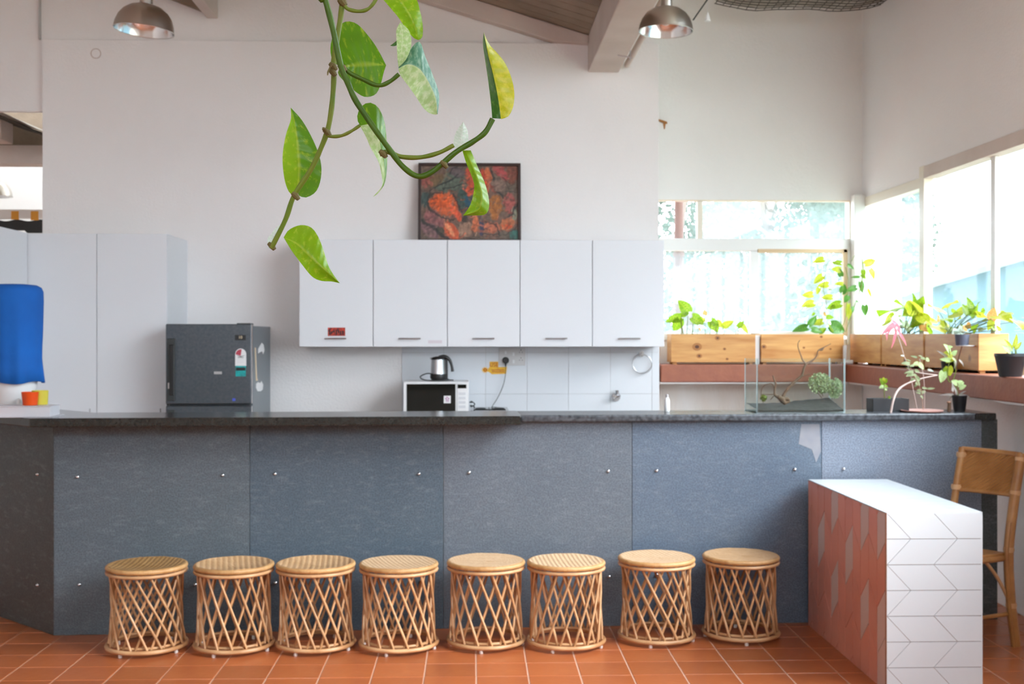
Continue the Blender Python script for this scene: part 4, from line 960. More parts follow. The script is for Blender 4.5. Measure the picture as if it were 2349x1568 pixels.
# towel ring, tap spindle, soap bottle
tr0 = PY(1473, 834, YS - .03); t = thing('towel_ring', 'chrome towel ring under the right end of the wall cabinets', 'towel ring', tr0)
rg = MB().ring((0, 0, 0), .068, .0050, 40, 8).mesh('ring', M['steel'], True, 80); rg.transform(Matrix.Rotation(pi / 2, 4, 'X')); link('ring', rg, t, False)['label'] = 'chrome ring'
part('mount', MB().cyl((tr0.x, YS, tr0.z + .07), (tr0.x, YS - .012, tr0.z + .07), .020).cyl((tr0.x, YS - .012, tr0.z + .07), (tr0.x, YS - .035, tr0.z + .068), .010, .009), M['chrome'], t, smooth=True, bevel=.001)
v0 = PY(1413, 910, YS); t = thing('wall_tap', 'small chrome stop tap on the tiled wall below the towel ring', 'tap', v0)
part('flange', MB().cyl((v0.x, YS, v0.z), (v0.x, YS - .010, v0.z), .034, .030), M['chrome'], t, smooth=True)
part('body', MB().cyl((v0.x, YS - .01, v0.z), (v0.x, YS - .05, v0.z), .016), M['chrome'], t, smooth=True)
part('spindle', MB().cyl((v0.x, YS - .035, v0.z), (v0.x + .002, YS - .04, v0.z + .05), .010, .014), M['chrome'], t, smooth=True)
part('lever', MB().tube([(v0.x, YS - .045, v0.z + .004), (v0.x + .026, YS - .055, v0.z + .012)], [.007, .004], 8).tube([(v0.x, YS - .045, v0.z + .002), (v0.x - .02, YS - .05, v0.z - .008)], [.007, .005], 8), M['chrome'], t, smooth=True)
w0 = bw(bl(1530, 945, .2)[0], .2, ZTR); t = thing('soap_bottle', 'slim white bottle at the left end of the right worktop', 'bottle', w0)
part('body', MB().lathe([(.013, 0), (.015, .003), (.015, .060), (.010, .072), (.006, .076)], w0), M['whiteplastic'], t, smooth=True); part('cap', MB().lathe([(.007, .076), (.008, .078), (.007, .092)], w0), mat('grey_cap', (.45, .42, .42, 1), .5), t, smooth=True)

# ------------------------------------------------------------------ fridge
YR = 7.67; rx_0, rx_1 = xat(380, YR), xat(577, YR); rz1 = zat(743, YR)
fg = thing('fridge', 'charcoal two-door fridge between the tall cabinets and the wall cabinets', 'fridge', ((rx_0 + rx_1) / 2, 8.0, 0))
part('body', MB().box(rx_0 + .004, rx_1 - .004, YR + .065, 8.40, .03, rz1 - .012), M['fridge_side'], fg, bevel=.004)
zg = zat(927, YR)
fd = part('freezer_door', MB().box(rx_0, rx_1, YR, YR + .06, zg + .006, rz1), M['fridge'], fg, bevel=.006)
fd2 = part('lower_door', MB().box(rx_0, rx_1, YR, YR + .06, .06, zg - .006), M['fridge'], fg, bevel=.006)
part('door_edge_trim', MB().box(rx_1 - .001, rx_1 + .002, YR + .002, YR + .022, zg + .01, rz1 - .004), M['chrome'], fd); part('door_edge_trim', MB().box(rx_1 - .001, rx_1 + .002, YR + .002, YR + .022, .07, zg - .01), M['chrome'], fd2)
part('hinge_cover', MB().box(rx_1 - .10, rx_1 - .01, YR + .02, YR + .12, rz1 - .011, rz1 + .006), M['darkgrey'], fg, bevel=.003)
part('handle', MB().box(xat(384, YR), xat(402, YR), YR - .012, YR + .002, zat(918, YR), zat(776, YR)), M['darkgrey'], fd, bevel=.004)
part('handle_grip', MB().box(xat(390, YR), xat(401, YR), YR - .022, YR - .012, zat(905, YR), zat(790, YR)), M['black'], fd, bevel=.004)
part('handle', MB().box(xat(384, YR), xat(402, YR), YR - .012, YR + .002, zat(1040, YR), zat(938, YR)), M['darkgrey'], fd2, bevel=.004)
part('handle_badge', MB().box(xat(386, YR), xat(391, YR), YR - .0135, YR - .012, zat(890, YR), zat(876, YR)), M['alu_in'], fd)
part('name_plate', MB().box(xat(491, YR), xat(509, YR), YR - .002, YR, zat(857, YR), zat(851, YR)), M['steel'], fd, label='small blank silver name plate')
part('indicator', MB().box(xat(533, YR), xat(540, YR), YR - .001, YR, zat(918, YR), zat(912, YR)), M['bluelight'], fd)
part('foot', MB().box(rx_0 + .03, rx_1 - .03, YR + .08, 8.36, 0, .03), M['black'], fg)
s_ = card('sticker', 539, 564, 768, 780, YR, M['black'], 'small black guarantee sticker at the top right of the fridge door', 'sticker')
tm = text_mesh('numeral', '10', .026, M['cream']); tm.transform(Matrix.Translation((xat(551.5, YR), YR - .002, zat(773.5, YR)))); link('numeral', tm, s_)
s_ = thing('sticker', 'tall rating label with a red arch and teal foot on the fridge door', 'sticker', (xat(552, YR), YR - .001, zat(828, YR)))
x0, x1 = xat(539.5, YR), xat(565, YR); xm = (x0 + x1) / 2; za_ = zat(812, YR); rr = (x1 - x0) / 2
part('arch', MB().prism([(x0, YR - .0012, za_ - .012)] + [(xm - rr * cos(pi * k / 12), YR - .0012, za_ + rr * 1.05 * sin(pi * k / 12)) for k in range(13)] + [(x1, YR - .0012, za_ - .012)], (0, .001, 0)), M['paper'], s_)
part('red_wedge', MB().prism([(xm, YR - .0024, za_ - .01)] + [(xm - rr * .9 * cos(pi * k / 16), YR - .0024, za_ + rr * .9 * sin(pi * k / 16)) for k in range(10)], (0, .001, 0)), M['maroon'], s_)
part('needle', MB().prism([(x0 + .004, YR - .003, za_ - .006), (xm, YR - .003, za_ - .018), (x1 - .004, YR - .003, za_ - .006), (xm, YR - .003, za_ - .012)], (0, .001, 0)), M['black'], s_)
part('text_panel', MB().box(x0, x1, YR - .0014, YR - .0002, zat(838, YR), za_ - .012), M['paper'], s_)
for k in range(3): part('print_line', MB().box(xm - .02, xm + .02, YR - .002, YR - .0014, zat(820 + 5 * k, YR), zat(819 + 5 * k, YR)), M['cab_edge'] if k else M['black'], s_)
part('foot_panel', MB().box(x0 + .003, x1 - .003, YR - .0014, YR - .0002, zat(862, YR), zat(838, YR)), M['teal'], s_)
part('foot_band', MB().box(x0 + .006, x1 - .006, YR - .002, YR - .0014, zat(849, YR), zat(842, YR)), M['black'], s_)
# on the fridge side
XS = rx_1 - .004
def side(name, pts, m, lab, cat):
    o = part(name, MB().prism([PXX(a, b, XS) for a, b in pts], (.003, 0, 0)), m); tag(o, lab, cat)
side('magnet', ((584, 797), (586, 797), (589, 866), (591, 872), (587, 873), (586, 840)), M['cream'], 'narrow cream strip on the side of the fridge', 'magnet')
side('magnet', ((600, 786), (604, 790), (606, 803), (603, 812), (600, 805), (592, 810), (592, 800)), M['whiteplastic'], 'dark and white magnet near the top of the fridge side', 'magnet')
side('magnet', ((587, 880), (591, 876), (596, 878), (599, 873), (603, 882), (602, 893), (597, 897), (590, 897), (587, 890)), M['paper'], 'white cloud-shaped magnet on the fridge side', 'magnet')

# ------------------------------------------------------------------ tall cabinets
YT = 7.88; tz1 = zat(538, YT)
for i, (a, b, lab) in enumerate(((61, 222, 'tall white cabinet with a plain door left of the fridge cabinet'), (222, 383, 'tall white cabinet directly beside the fridge'))):
    x0, x1 = xat(a, YT), xat(b, YT); c = thing('tall_cabinet', lab, 'cabinet', ((x0 + x1) / 2, YT, 0), group='tall white cabinets against the wall')
    part('carcass', MB().box(x0 + .0005, x1 - .0005, YT + .02, YK - .001, .0, tz1), M['cab'], c, bevel=.001)
    d = part('door', MB().box(x0 + .002, x1 - .002, YT, YT + .018, .08, tz1 - .001), M['cab'], c, bevel=.0015)
    part('handle', MB().tube([(x1 - .04, YT - .02, .9), (x1 - .04, YT - .02, 1.02)], .005), M['steel'], d)
x60 = xat(59, YT)
c = thing('tall_cabinet', 'tall white cabinet turned sideways at the far left, behind the blue cover', 'cabinet', (x60 - .3, 7.4, 0))
part('carcass', MB().box(x60 - .56, x60 - .002, 6.95, YT - .006, 0, tz1), M['cab'], c, bevel=.001)
part('side_panel', MB().box(x60 - .002, x60 + .014, 6.95, YT - .008, .04, tz1 + .002), M['cab'], c, bevel=.001)
part('dark_gap', MB().box(x60 + .001, x60 + .007, YT - .006, YT + .018, 0, tz1 - .002), M['darkgrey'], c, label='dark joint between the cabinets')

# ------------------------------------------------------------------ water dispenser cover, cups, tray
wx, wy = bl(9, 800, .0)[0], .02; w0 = bw(wx, wy + .12, ZT)
ztop = PY(10, 651, w0.y).z; zbt = PY(30, 876, w0.y).z
dp = thing('water_dispenser', 'white bottle-topped water stand at the left end of the bar', 'dispenser', w0)
part('stand', MB().lathe([(.105, 0), (.11, .01), (.10, .02), (.095, .10), (.11, .13), (.115, zbt - ZT + .03)], w0), M['whiteplastic'], dp, smooth=True)
part('bottle', MB().lathe([(.10, zbt - ZT + .03), (.125, zbt - ZT + .06), (.125, ztop - ZT - .05), (.10, ztop - ZT - .02)], w0), M['plastic'], dp, smooth=True)
part('tap', MB().tube([(w0.x + .06, w0.y - .09, w0.z + .075), (w0.x + .075, w0.y - .13, w0.z + .075), (w0.x + .075, w0.y - .135, w0.z + .045)], .011, 8), M['whiteplastic'], dp, smooth=True)
cv = MB(); n = 64; rings = []; h = ztop - zbt
prof = [(.001, 0), (.07, .002), (.11, .006), (.132, .018), (.142, .040), (.143, .09), (.141, .16), (.138, .24), (.133, .32), (.131, .38), (.134, .42), (.143, h)]
vs = []; fs = []
for i, (r, dz) in enumerate(prof):
    for k in range(n):
        a = 2 * pi * k / n; wv_ = (dz / h) ** 1.5 * .007 * sin(6 * a + 1.2) + (dz / h) * .004 * sin(11 * a)
        vs.append((w0.x + (r + wv_) * cos(a), w0.y + (r + wv_) * sin(a), ztop - dz - (.006 * sin(4 * a) if i == len(prof) - 1 else 0)))
for i in range(len(prof) - 1):
    for k in range(n): fs.append((i * n + k, i * n + (k + 1) % n, (i + 1) * n + (k + 1) % n, (i + 1) * n + k))
o = part('cloth_cover', MB().add(vs, fs), M['blue'], None, smooth=True, angle=80); tag(o, 'bright blue cloth cover over the water bottle', 'cover')
sd = o.modifiers.new('thickness', 'SOLIDIFY'); sd.thickness = .003
# clear plastic tray with cups on it
yt_ = -.12
ax, bx_ = bl(-25, 930, yt_)[0], bl(118, 930, yt_)[0]; trc = bw((ax + bx_) / 2, yt_ + .05, ZT)
tzt = .052; rzt = BA
ty = thing('plastic_tray', 'clear plastic box under the orange and yellow cups', 'tray', trc, BA)
hw = (bx_ - ax) / 2
part('wall', MB().box(-hw, hw, -.075, -.072, .002, tzt).box(-hw, hw, .072, .075, .002, tzt).box(-hw, -hw + .003, -.072, .072, .002, tzt).box(hw - .003, hw, -.072, .072, .002, tzt), M['plastic'], ty, False)
part('lid', MB().box(-hw - .006, hw + .006, -.08, .08, tzt, tzt + .004), M['plastic'], ty, False, bevel=.001)
part('rim', MB().box(-hw - .012, hw + .02, -.09, .09, 0, .004), M['plastic'], ty, False, bevel=.001)
def cup(px, r0, r1, hgt, m, lab, dy=0):
    c = bw(bl(px, 920, yt_ + .05 + dy)[0], yt_ + .05 + dy, ZT + tzt + .0045)
    o = part('cup', MB().lathe([(r0 * .9, 0), (r0, .001), (r1, hgt), (r1 - .002, hgt), (r0 - .002, .003)], c, capb=True, capt=True), m, None, smooth=True); tag(o, lab, 'cup')
cup(69, .034, .0405, .066, M['orange'], 'orange plastic cup on the clear box', -.02)
cup(92, .036, .040, .070, M['yellow'], 'pale yellow plastic cup behind the orange one', .035)

# awning beyond the opening
ya_ = 9.2
aw = thing('awning', 'orange and white striped awning edge seen through the opening at the left', 'awning', (xat(40, ya_), ya_, zat(500, ya_)))
k = 0; px = -46
while px < 97:
    w_ = 18 if k % 2 else 27
    z0_ = zat(507 + 2 * sin(px * .12), ya_); part('stripe', MB().box(xat(px, ya_), xat(px + w_, ya_), ya_ - .006, ya_, z0_, zat(488, ya_)), M['awn_o'] if k % 2 else M['awn_w'], aw); px += w_; k += 1
part('top_rail', MB().box(xat(-60, ya_), xat(100, ya_), ya_, ya_ + .04, zat(490, ya_), zat(484, ya_)), M['awn_w'], aw)
drp = [(px, 508 + 2 * sin(px * .12)) for px in range(-46, 101, 6)]
part('dark_drape', MB().prism([PY(a, b - 3, ya_ + .02) for a, b in drp] + [PY(a, (528 if a < 60 else 534) + .0 * a - (0 if a > 20 else (20 - a) * .18), ya_ + .02) for a, b in drp[::-1]], (0, .03, 0)), M['black'], aw, label='black drape below the striped edge')

# ------------------------------------------------------------------ pendant lamps
def lamp(cpx, rpy, Y, R, tilt, lab, top, roll=0):
    c = PY(cpx, rpy, Y); t = thing('pendant_lamp', lab, 'lamp', c, group='spun aluminium dome lamps'); t.rotation_euler = (radians(roll), radians(tilt), 0)
    prof = [(R, 0), (R * .99, .008), (R * .96, R * .22), (R * .88, R * .45), (R * .74, R * .64), (R * .54, R * .79), (R * .32, R * .87), (R * .22, R * .89)]
    part('shade', MB().lathe(prof, n=48, capb=False, capt=True), M['alu'], t, False, smooth=True)
    inn = [(r - .003, max(z - .002, 0)) for r, z in prof]
    part('reflector', MB().lathe(inn, n=48, capb=False, capt=True), M['alu_in'], t, False, smooth=True, label='bright inside of the shade')
    part('shade_lip', MB().ring((0, 0, .001), R - .001, .0025, 48, 6), M['alu'], t, False, smooth=True)
    part('neck', MB().cyl((0, 0, R * .88), (0, 0, R * .88 + .05), R * .22, R * .2, 20).cyl((0, 0, R * .88 + .05), (0, 0, R * .88 + .09), R * .1, R * .1, 14), M['darkgrey'] if tilt > 6 else M['alu'], t, False, smooth=True)
    part('bulb', MB().lathe([(.012, .06), (.03, .04), (.032, .02), (.02, .0), (.002, -.006)], (0, 0, R * .25), n=20), mat('opal_bulb', (.75, .75, .72, 1), .3) if 'opal_bulb' not in MATS else MATS['opal_bulb'], t, False, smooth=True)
    a = radians(tilt); n0 = Vector((sin(a) * (R * .88 + .08), 0, cos(a) * (R * .88 + .08)))
    rod = part('rod', MB().tube([c + n0, Vector((c.x + n0.x, c.y, top))], .008, 10), M['steel'], None, smooth=True); rod.parent = t; rod.matrix_parent_inverse = (Matrix.Translation(c) @ t.rotation_euler.to_matrix().to_4x4()).inverted()
lamp(330, 71, 5.9, .148, 5, 'aluminium dome lamp hanging at the upper left', ZC)
lamp(1527, 72, 6.35, .148, 1.5, 'aluminium dome lamp hanging right of the ceiling beam', ZC)
lamp(-12, 450, 10.9, .155, 0, 'aluminium dome lamp in the room beyond the left opening', 4.2)

# conduit beside the beam, hook, clips and small wall marks
cp0 = PY(1438, 158, 8.40)
cdt = part('conduit', MB().tube([(cp0.x, 8.40, cp0.z + .03), (cp0.x + .01, 5.2, cp0.z + .06)], .022, 12), M['beam'], None, smooth=True); tag(cdt, 'painted pipe running beside the ceiling beam', 'pipe')
h = PY(1434, 131, 7.8); t = thing('ceiling_hook', 'small metal cross bracket hanging below the painted pipe', 'bracket', h)
part('bar', MB().tube([h + Vector((-.05, 0, .012)), h + Vector((.05, 0, -.004))], .005, 8), M['steel'], t); part('pin', MB().tube([h + Vector((.03, 0, .20)), h + Vector((.035, 0, -.02))], .004, 8), M['steel'], t)
hk = PY(1623, 40, 7.2); t = thing('cable_gland', 'tiny white cone-shaped fitting beside the dome lamp by the beam', 'fitting', hk)
part('cone', MB().lathe([(.020, -.022), (.018, -.016), (.008, .020), (.004, .03)], hk, n=16), M['whiteplastic'], t, smooth=True); part('wire', MB().tube([hk + Vector((0, 0, .03)), Vector((hk.x, hk.y, ZC))], .0015, 6), M['whiteplastic'], t)
r0 = PY(1590, 46, 7.0); r1 = PY(1622, 0, 6.9); r2 = r1 + (r1 - r0) * 3.2
tag(part('stay_wire', MB().tube([r0, r2], .0045, 6), M['darkgrey']), 'dark stay wire slanting up beside the right dome lamp', 'wire')
b0 = PY(1523, 281, YWW); t = thing('wall_bracket', 'rusty hooked bracket on the wall above the back window', 'bracket', b0)
part('blade', MB().prism([PY(a, b, YWW - .0) for a, b in ((1509, 274), (1520, 277), (1529, 280), (1530, 284), (1520, 282), (1510, 278))], (0, -.02, 0)), M['rust'], t); part('drip', MB().prism([PY(a, b, YWW) for a, b in ((1521, 283), (1527, 283), (1525, 296), (1523, 296))], (0, -.006, 0)), M['rust'], t)
c0 = PY(220, 123, YK); rg = MB().ring((0, 0, 0), .034, .003, 30, 6).mesh('wall_ring', M['beam'], True, 80); rg.transform(Matrix.Rotation(pi / 2, 4, 'X')); o = link('wall_ring', rg); o.location = (c0.x, YK - .003, c0.z); tag(o, 'thin painted ring on the wall at the upper left', 'ring')

# ================================================================== WINDOW BOXES
def planter(cx0, cx1, y0, y1, z0, z1, lab):
    x0, x1 = min(cx0, cx1), max(cx0, cx1); th = .012
    t = thing('planter_box', lab, 'planter', ((x0 + x1) / 2, (y0 + y1) / 2, z0), group='pine planter boxes on the terracotta ledge')
    zb = z0 + .016
    part('board', MB().box(x0, x1, y0, y0 + th, zb, z1), M['pine'], t, bevel=.0015); part('board', MB().box(x0, x1, y1 - th, y1, zb, z1), M['pine'], t, bevel=.0015)
    part('board', MB().box(x0, x0 + th, y0 + th + .0005, y1 - th - .0005, zb, z1), M['pine'], t, bevel=.0015); part('board', MB().box(x1 - th, x1, y0 + th + .0005, y1 - th - .0005, zb, z1), M['pine'], t, bevel=.0015)
    part('base_board', MB().box(x0 + th, x1 - th, y0 + th, y1 - th, zb, zb + .01), M['pine'], t)
    part('soil', MB().box(x0 + th, x1 - th, y0 + th, y1 - th, zb + .011, z1 - .02), M['soil'], t)
    for a in (x0 + .03, x1 - .03):
        for b in (y0 + .03, y1 - .03): part('foot', MB().box(a - .014, a + .014, b - .014, b + .014, z0, zb), M['pine'], t)
YB = 8.56
zpl = ZL1 + .0005
zp1 = zat(766, YB)
planter(xat(1540, YB), xat(1733, YB), YB, YB + .19, zpl, zp1, 'knotty pine box on the ledge, leftmost under the back window')
planter(xat(1746, YB), xat(1936, YB), YB, YB + .19, zpl, zp1, 'pine box on the ledge behind the glass tank')
box_list = [o for o in COL.objects if o.name.startswith('planter_box')]
for bi, (a, b, r) in enumerate(((1599, 795, .017), (1604, 816, .010), (1662, 800, .006), (1646, 775, .010), (1752, 795, .010), (1905, 800, .005), (1844, 797, .005), (1668, 823, .006), (1884, 772, .006))):
    c = PY(a, b, YB); bx = box_list[0] if a < 1735 else box_list[1]
    ell = lambda f, d: MB().prism([(c.x + r * f * 1.25 * cos(2 * pi * k / 14), YB - d, c.z + r * f * sin(2 * pi * k / 14)) for k in range(14)], (0, d - .0001, 0))
    part('knot', ell(1.7, .0004), M['knot_ring'], bx); part('knot', ell(.75, .0008), M['knot'], bx)
XB = XLED + .085; wB = .17
y5a = PZ(2245, 856, zpl).y
y5a = PXX(2245, 800, XB).y; y5b = PXX(2120, 800, XB).y; y4b = PXX(2021, 800, XB).y; y3b = min(PXX(1950, 800, XB).y, YWW - .1)
planter(XB, XB + wB, y5a, y5b - .012, zpl, zp1, 'pine box on the right ledge nearest the camera')
planter(XB, XB + wB, y5b + .012, y4b - .012, zpl, zp1, 'pine box in the middle of the right ledge')
planter(XB, XB + wB, y4b + .012, y3b, zpl, zp1, 'pine box on the right ledge closest to the window corner')

# ------------------------------------------------------------------ generic heart-shaped leaf, 1 m long, shared by copies
def leaf_mesh(name, m, w=.36, droop=.18, fold=.10, notch=.10, nx=8, ny=10):
    vs = []; fs = []; uv = []
    for j in range(ny + 1):
        t = j / ny; hw_ = w * (sin(pi * min(1, t * .93 + .07) ** .75) ** .8) * (1 - .15 * t) if t < 1 else .0
        for i in range(nx + 1):
            s = i / nx * 2 - 1; x = hw_ * s; y = t - notch * abs(s) ** 1.5 * (1 - t) ** 2 * 1.5
            z = fold * abs(x) / max(w, .01) - droop * t * t + .02 * sin(6 * t + 3 * s)
            vs.append((x, y, z)); uv.append((t, i / nx))
    for j in range(ny):
        for i in range(nx): q = j * (nx + 1) + i; fs.append((q, q + 1, q + nx + 2, q + nx + 1))
    me = bpy.data.meshes.new(name); me.from_pydata(vs, [], fs); u = me.uv_layers.new(name='uv')
    for lp in me.loops: u.data[lp.index].uv = uv[lp.vertex_index]
    me.materials.append(m); me.polygons.foreach_set('use_smooth', [True] * len(me.polygons)); return me
LM = {k: leaf_mesh('leaf', L[k]) for k in ('pgreen', 'pyellow', 'pdark', 'porange', 'sage', 'palegreen', 'pale')}
LM['slim'] = leaf_mesh('leaf', L['sage'], w=.17); LM['slimy'] = leaf_mesh('leaf', L['pyellow'], w=.17); LM['slimd'] = leaf_mesh('leaf', L['pdark'], w=.2)
LM['lily'] = leaf_mesh('leaf', M['lily'], w=.13, droop=.35); LM['petal'] = leaf_mesh('petal', M['pink'], w=.13, droop=.4)
def place_leaf(parent, kind, base, tip, wscale=1.0, nrm=None, name='leaf'):
    base, tip = Vector(base), Vector(tip); d = tip - base; ln = d.length; d = d / ln
    nn = Vector(nrm) if nrm else Vector((random.uniform(-.6, .6), -1, random.uniform(.1, .9)))
    x = d.cross(nn).normalized(); z = x.cross(d).normalized()
    Mx = Matrix(((x.x * ln * wscale, d.x * ln, z.x * ln, base.x), (x.y * ln * wscale, d.y * ln, z.y * ln, base.y), (x.z * ln * wscale, d.z * ln, z.z * ln, base.z), (0, 0, 0, 1)))
    o = bpy.data.objects.new(name, LM[kind]); COL.objects.link(o); o.parent = parent; o.matrix_local = Matrix.Translation(-wloc(parent)) @ Mx; return o
def zpix(org, s): return lambda x, y: (org[0] + x / s, org[1] + y / s)
Z5 = zpix((1490, 430), 2.958); Z6 = zpix((1900, 560), 3.733); Z8 = zpix((1980, 700), 6.03)
def plant(name, lab, cat, conv, place, leaves, root, stems=None, group=None, stem_m='vine', r=.0028):
    """leaves: (base x, base y, tip x, tip y, kind, width); place(px, py, k) -> 3-D point"""
    t = thing(name, lab, cat, root, group=group)
    for k, lf in enumerate(leaves):
        bx, by, tx_, ty_, kind = lf[:5]; ws = lf[5] if len(lf) > 5 else 1
        random.seed(k * 13 + int(bx)); dy = random.uniform(-.045, .045); e_ = random.uniform(-.03, .02)
        b = place(*conv(bx, by), dy); q = place(*conv(tx_, ty_), dy + e_); place_leaf(t, kind, b, q, ws)
        if stems is None:
            rt = Vector((b.x + random.uniform(-.03, .03), root[1] + random.uniform(-.02, .02), root[2]))
            part('stem', MB().tube(bez([rt, rt.lerp(b, .5) + Vector((0, 0, .012)), b], 4), [r * (1 - .05 * i) for i in range(9)], 6), M[stem_m], t, smooth=True)
    if stems:
        for s in stems:
            rr = s[2] if len(s) > 2 else r
            pts = bez([place(*conv(a, b), (s[1][i] if isinstance(s[1], (list, tuple)) else s[1])) for i, (a, b) in enumerate(s[0])], 6)
            part('stem', MB().tube(pts, rr, 6), M[s[3] if len(s) > 3 else stem_m], t, smooth=True)
    return t
pb = lambda px, py, dy: PY(px, py, YB + .10 + dy)
zs = zp1 - .025
plant('potted_vine', 'lime-leaved vine growing in the left pine box under the back window', 'plant', Z5, pb,
  [(262, 845, 200, 762, 'pgreen', 1.25), (215, 880, 108, 905, 'pgreen', .9), (205, 895, 165, 975, 'pgreen', 1.3), (215, 865, 270, 850, 'pgreen'), (290, 878, 372, 925, 'pgreen', 1.2), (300, 900, 390, 895, 'pyellow', 1.0), (375, 865, 378, 828, 'porange', 1.3),
   (415, 905, 470, 980, 'pgreen', 1.2), (440, 930, 410, 905, 'pgreen'), (455, 905, 500, 950, 'pyellow'), (500, 940, 572, 905, 'pyellow', .9), (610, 925, 675, 985, 'pyellow', .9), (600, 945, 640, 905, 'pgreen'), (335, 950, 350, 975, 'porange')],
  (xat(1610, YB + .1), YB + .1, zs))
vine_pts = [((1150, 985), (1165, 900), (1200, 800), (1180, 700), (1190, 600), (1215, 500), (1290, 520)), ((1290, 985), (1330, 880), (1340, 760), (1350, 640), (1330, 540)), ((1370, 500), (1390, 465), (1440, 450), (1500, 465)), ((1440, 460), (1445, 560), (1440, 660), (1470, 800)), ((1500, 465), (1530, 560), (1500, 700)), ((1440, 640), (1420, 740), (1380, 830)), ((1330, 980), (1390, 800), (1450, 600), (1440, 460))]
plant('climbing_vine', 'climbing vine rising from the pine box behind the tank up the window corner', 'plant', Z5, lambda px, py, dy: PY(px, py, YB + .09 + dy * .6),
  [(1180, 488, 1108, 503, 'pyellow'), (1300, 515, 1235, 505, 'pgreen'), (1295, 560, 1238, 550, 'pyellow', 1.2), (1300, 600, 1285, 545, 'pdark'), (1345, 525, 1390, 552, 'slimd', 1.4), (1172, 600, 1115, 648, 'pyellow'), (1212, 658, 1140, 665, 'pyellow'), (1150, 680, 1135, 725, 'pyellow'), (1312, 655, 1255, 650, 'pyellow'),
   (1105, 725, 1038, 730, 'pyellow'), (1238, 745, 1165, 745, 'pyellow'), (1112, 785, 1035, 800, 'pyellow', 1.1), (1215, 690, 1240, 692, 'sage'), (1295, 790, 1200, 815, 'pgreen'), (1250, 800, 1225, 830, 'pgreen'), (1400, 678, 1335, 700, 'slimd', 1.5), (1310, 710, 1320, 650, 'pdark', 1.2), (1345, 735, 1325, 782, 'pdark', 1.4), (1330, 700, 1310, 730, 'pdark'),
   (1430, 640, 1448, 712, 'slimd', 1.6), (1425, 608, 1368, 606, 'slimd'), (1440, 590, 1470, 620, 'pgreen'), (1462, 520, 1540, 488, 'pyellow', .9), (1495, 555, 1532, 622, 'pyellow', 1.1), (1450, 560, 1455, 610, 'pgreen'), (1460, 800, 1465, 870, 'slimd', 1.8), (1378, 808, 1378, 850, 'slimd', 1.6), (1400, 770, 1425, 780, 'slimd'),
   (1480, 690, 1510, 750, 'slimy'), (1350, 790, 1335, 880, 'slimy'), (1370, 830, 1345, 900, 'slimy'), (1080, 930, 1142, 868, 'pdark', .8), (1070, 950, 968, 968, 'pdark', .9), (1100, 965, 1180, 975, 'pdark', 1.1), (1230, 935, 1330, 975, 'pdark', 1.3), (1200, 878, 1252, 880, 'pgreen'), (1175, 910, 1105, 925, 'pyellow', 1.2), (1120, 850, 1100, 870, 'pgreen'), (1190, 870, 1185, 840, 'porange'), (1150, 985, 1200, 950, 'pgreen', 1.1), (1250, 975, 1215, 920, 'pgreen', 1.2)],
  (xat(1880, YB + .09), YB + .09, zs), stems=[(p, .0, .0022) for p in vine_pts], group=None)
pr_ = lambda px, py, dy: PXX(px, py, XB + wB / 2 + dy * .6)
yv3 = lambda px: PXX(px, 760, XB + wB / 2).y
plant('potted_vine', 'broad-leaved lime vine in the middle pine box on the right ledge', 'plant', Z6, pr_,
  [(590, 578, 428, 550, 'pgreen', .8), (680, 580, 592, 455, 'pgreen', .8), (730, 560, 742, 422, 'pgreen', .7), (760, 540, 815, 462, 'pgreen', 1.1), (830, 610, 685, 560, 'pyellow', 1.1), (830, 660, 760, 570, 'pyellow', 1.1), (545, 645, 448, 655, 'pyellow', .9), (640, 660, 690, 740, 'sage'), (820, 690, 850, 740, 'porange', 1.3), (760, 640, 720, 700, 'pgreen'), (640, 720, 600, 670, 'sage'), (700, 730, 660, 690, 'pyellow'), (800, 740, 775, 690, 'pgreen'), (870, 700, 840, 640, 'pyellow'), (660, 620, 610, 600, 'pgreen', .9), (740, 700, 790, 680, 'pyellow'), (850, 740, 890, 690, 'pgreen', .9)],
  (XB + wB / 2, yv3(2075), zs))
plant('potted_vine', 'tall yellow-green vine in the pine box on the right ledge nearest the camera', 'plant', Z6, pr_,
  [(950, 580, 875, 495, 'pyellow', 1.1), (1020, 545, 1095, 460, 'pyellow', .7), (1155, 595, 1040, 565, 'pyellow', 1.1), (1190, 605, 1160, 498, 'pgreen', 1.0), (1225, 590, 1205, 440, 'pgreen', .8), (1235, 570, 1325, 515, 'pgreen', 1.0), (985, 640, 1055, 650, 'pgreen', 1.4), (940, 660, 945, 605, 'porange', 1.3), (920, 700, 1000, 730, 'pyellow', 1.2), (1000, 700, 960, 640, 'pyellow'), (1270, 620, 1380, 590, 'pyellow', .6),
   (1400, 640, 1420, 545, 'porange', 1.3), (1440, 620, 1565, 630, 'pyellow', .8), (1560, 600, 1545, 570, 'pgreen', 1.2), (1600, 660, 1676, 700, 'pyellow', .9), (1400, 650, 1370, 740, 'pyellow'), (1330, 720, 1290, 740, 'sage'), (1180, 690, 1215, 710, 'porange'), (1060, 740, 1020, 700, 'sage'), (1090, 660, 1130, 620, 'pyellow', .9), (1120, 740, 1150, 690, 'pgreen'), (1240, 740, 1270, 690, 'pgreen', .9), (1300, 660, 1340, 640, 'sage'), (1420, 740, 1400, 690, 'pgreen', .8), (1470, 740, 1440, 690, 'pyellow'), (1500, 600, 1480, 560, 'pyellow'), (1080, 600, 1120, 560, 'pgreen', .9), (1340, 560, 1300, 600, 'pgreen', .8)],
  (XB + wB / 2, yv3(2180), zs))
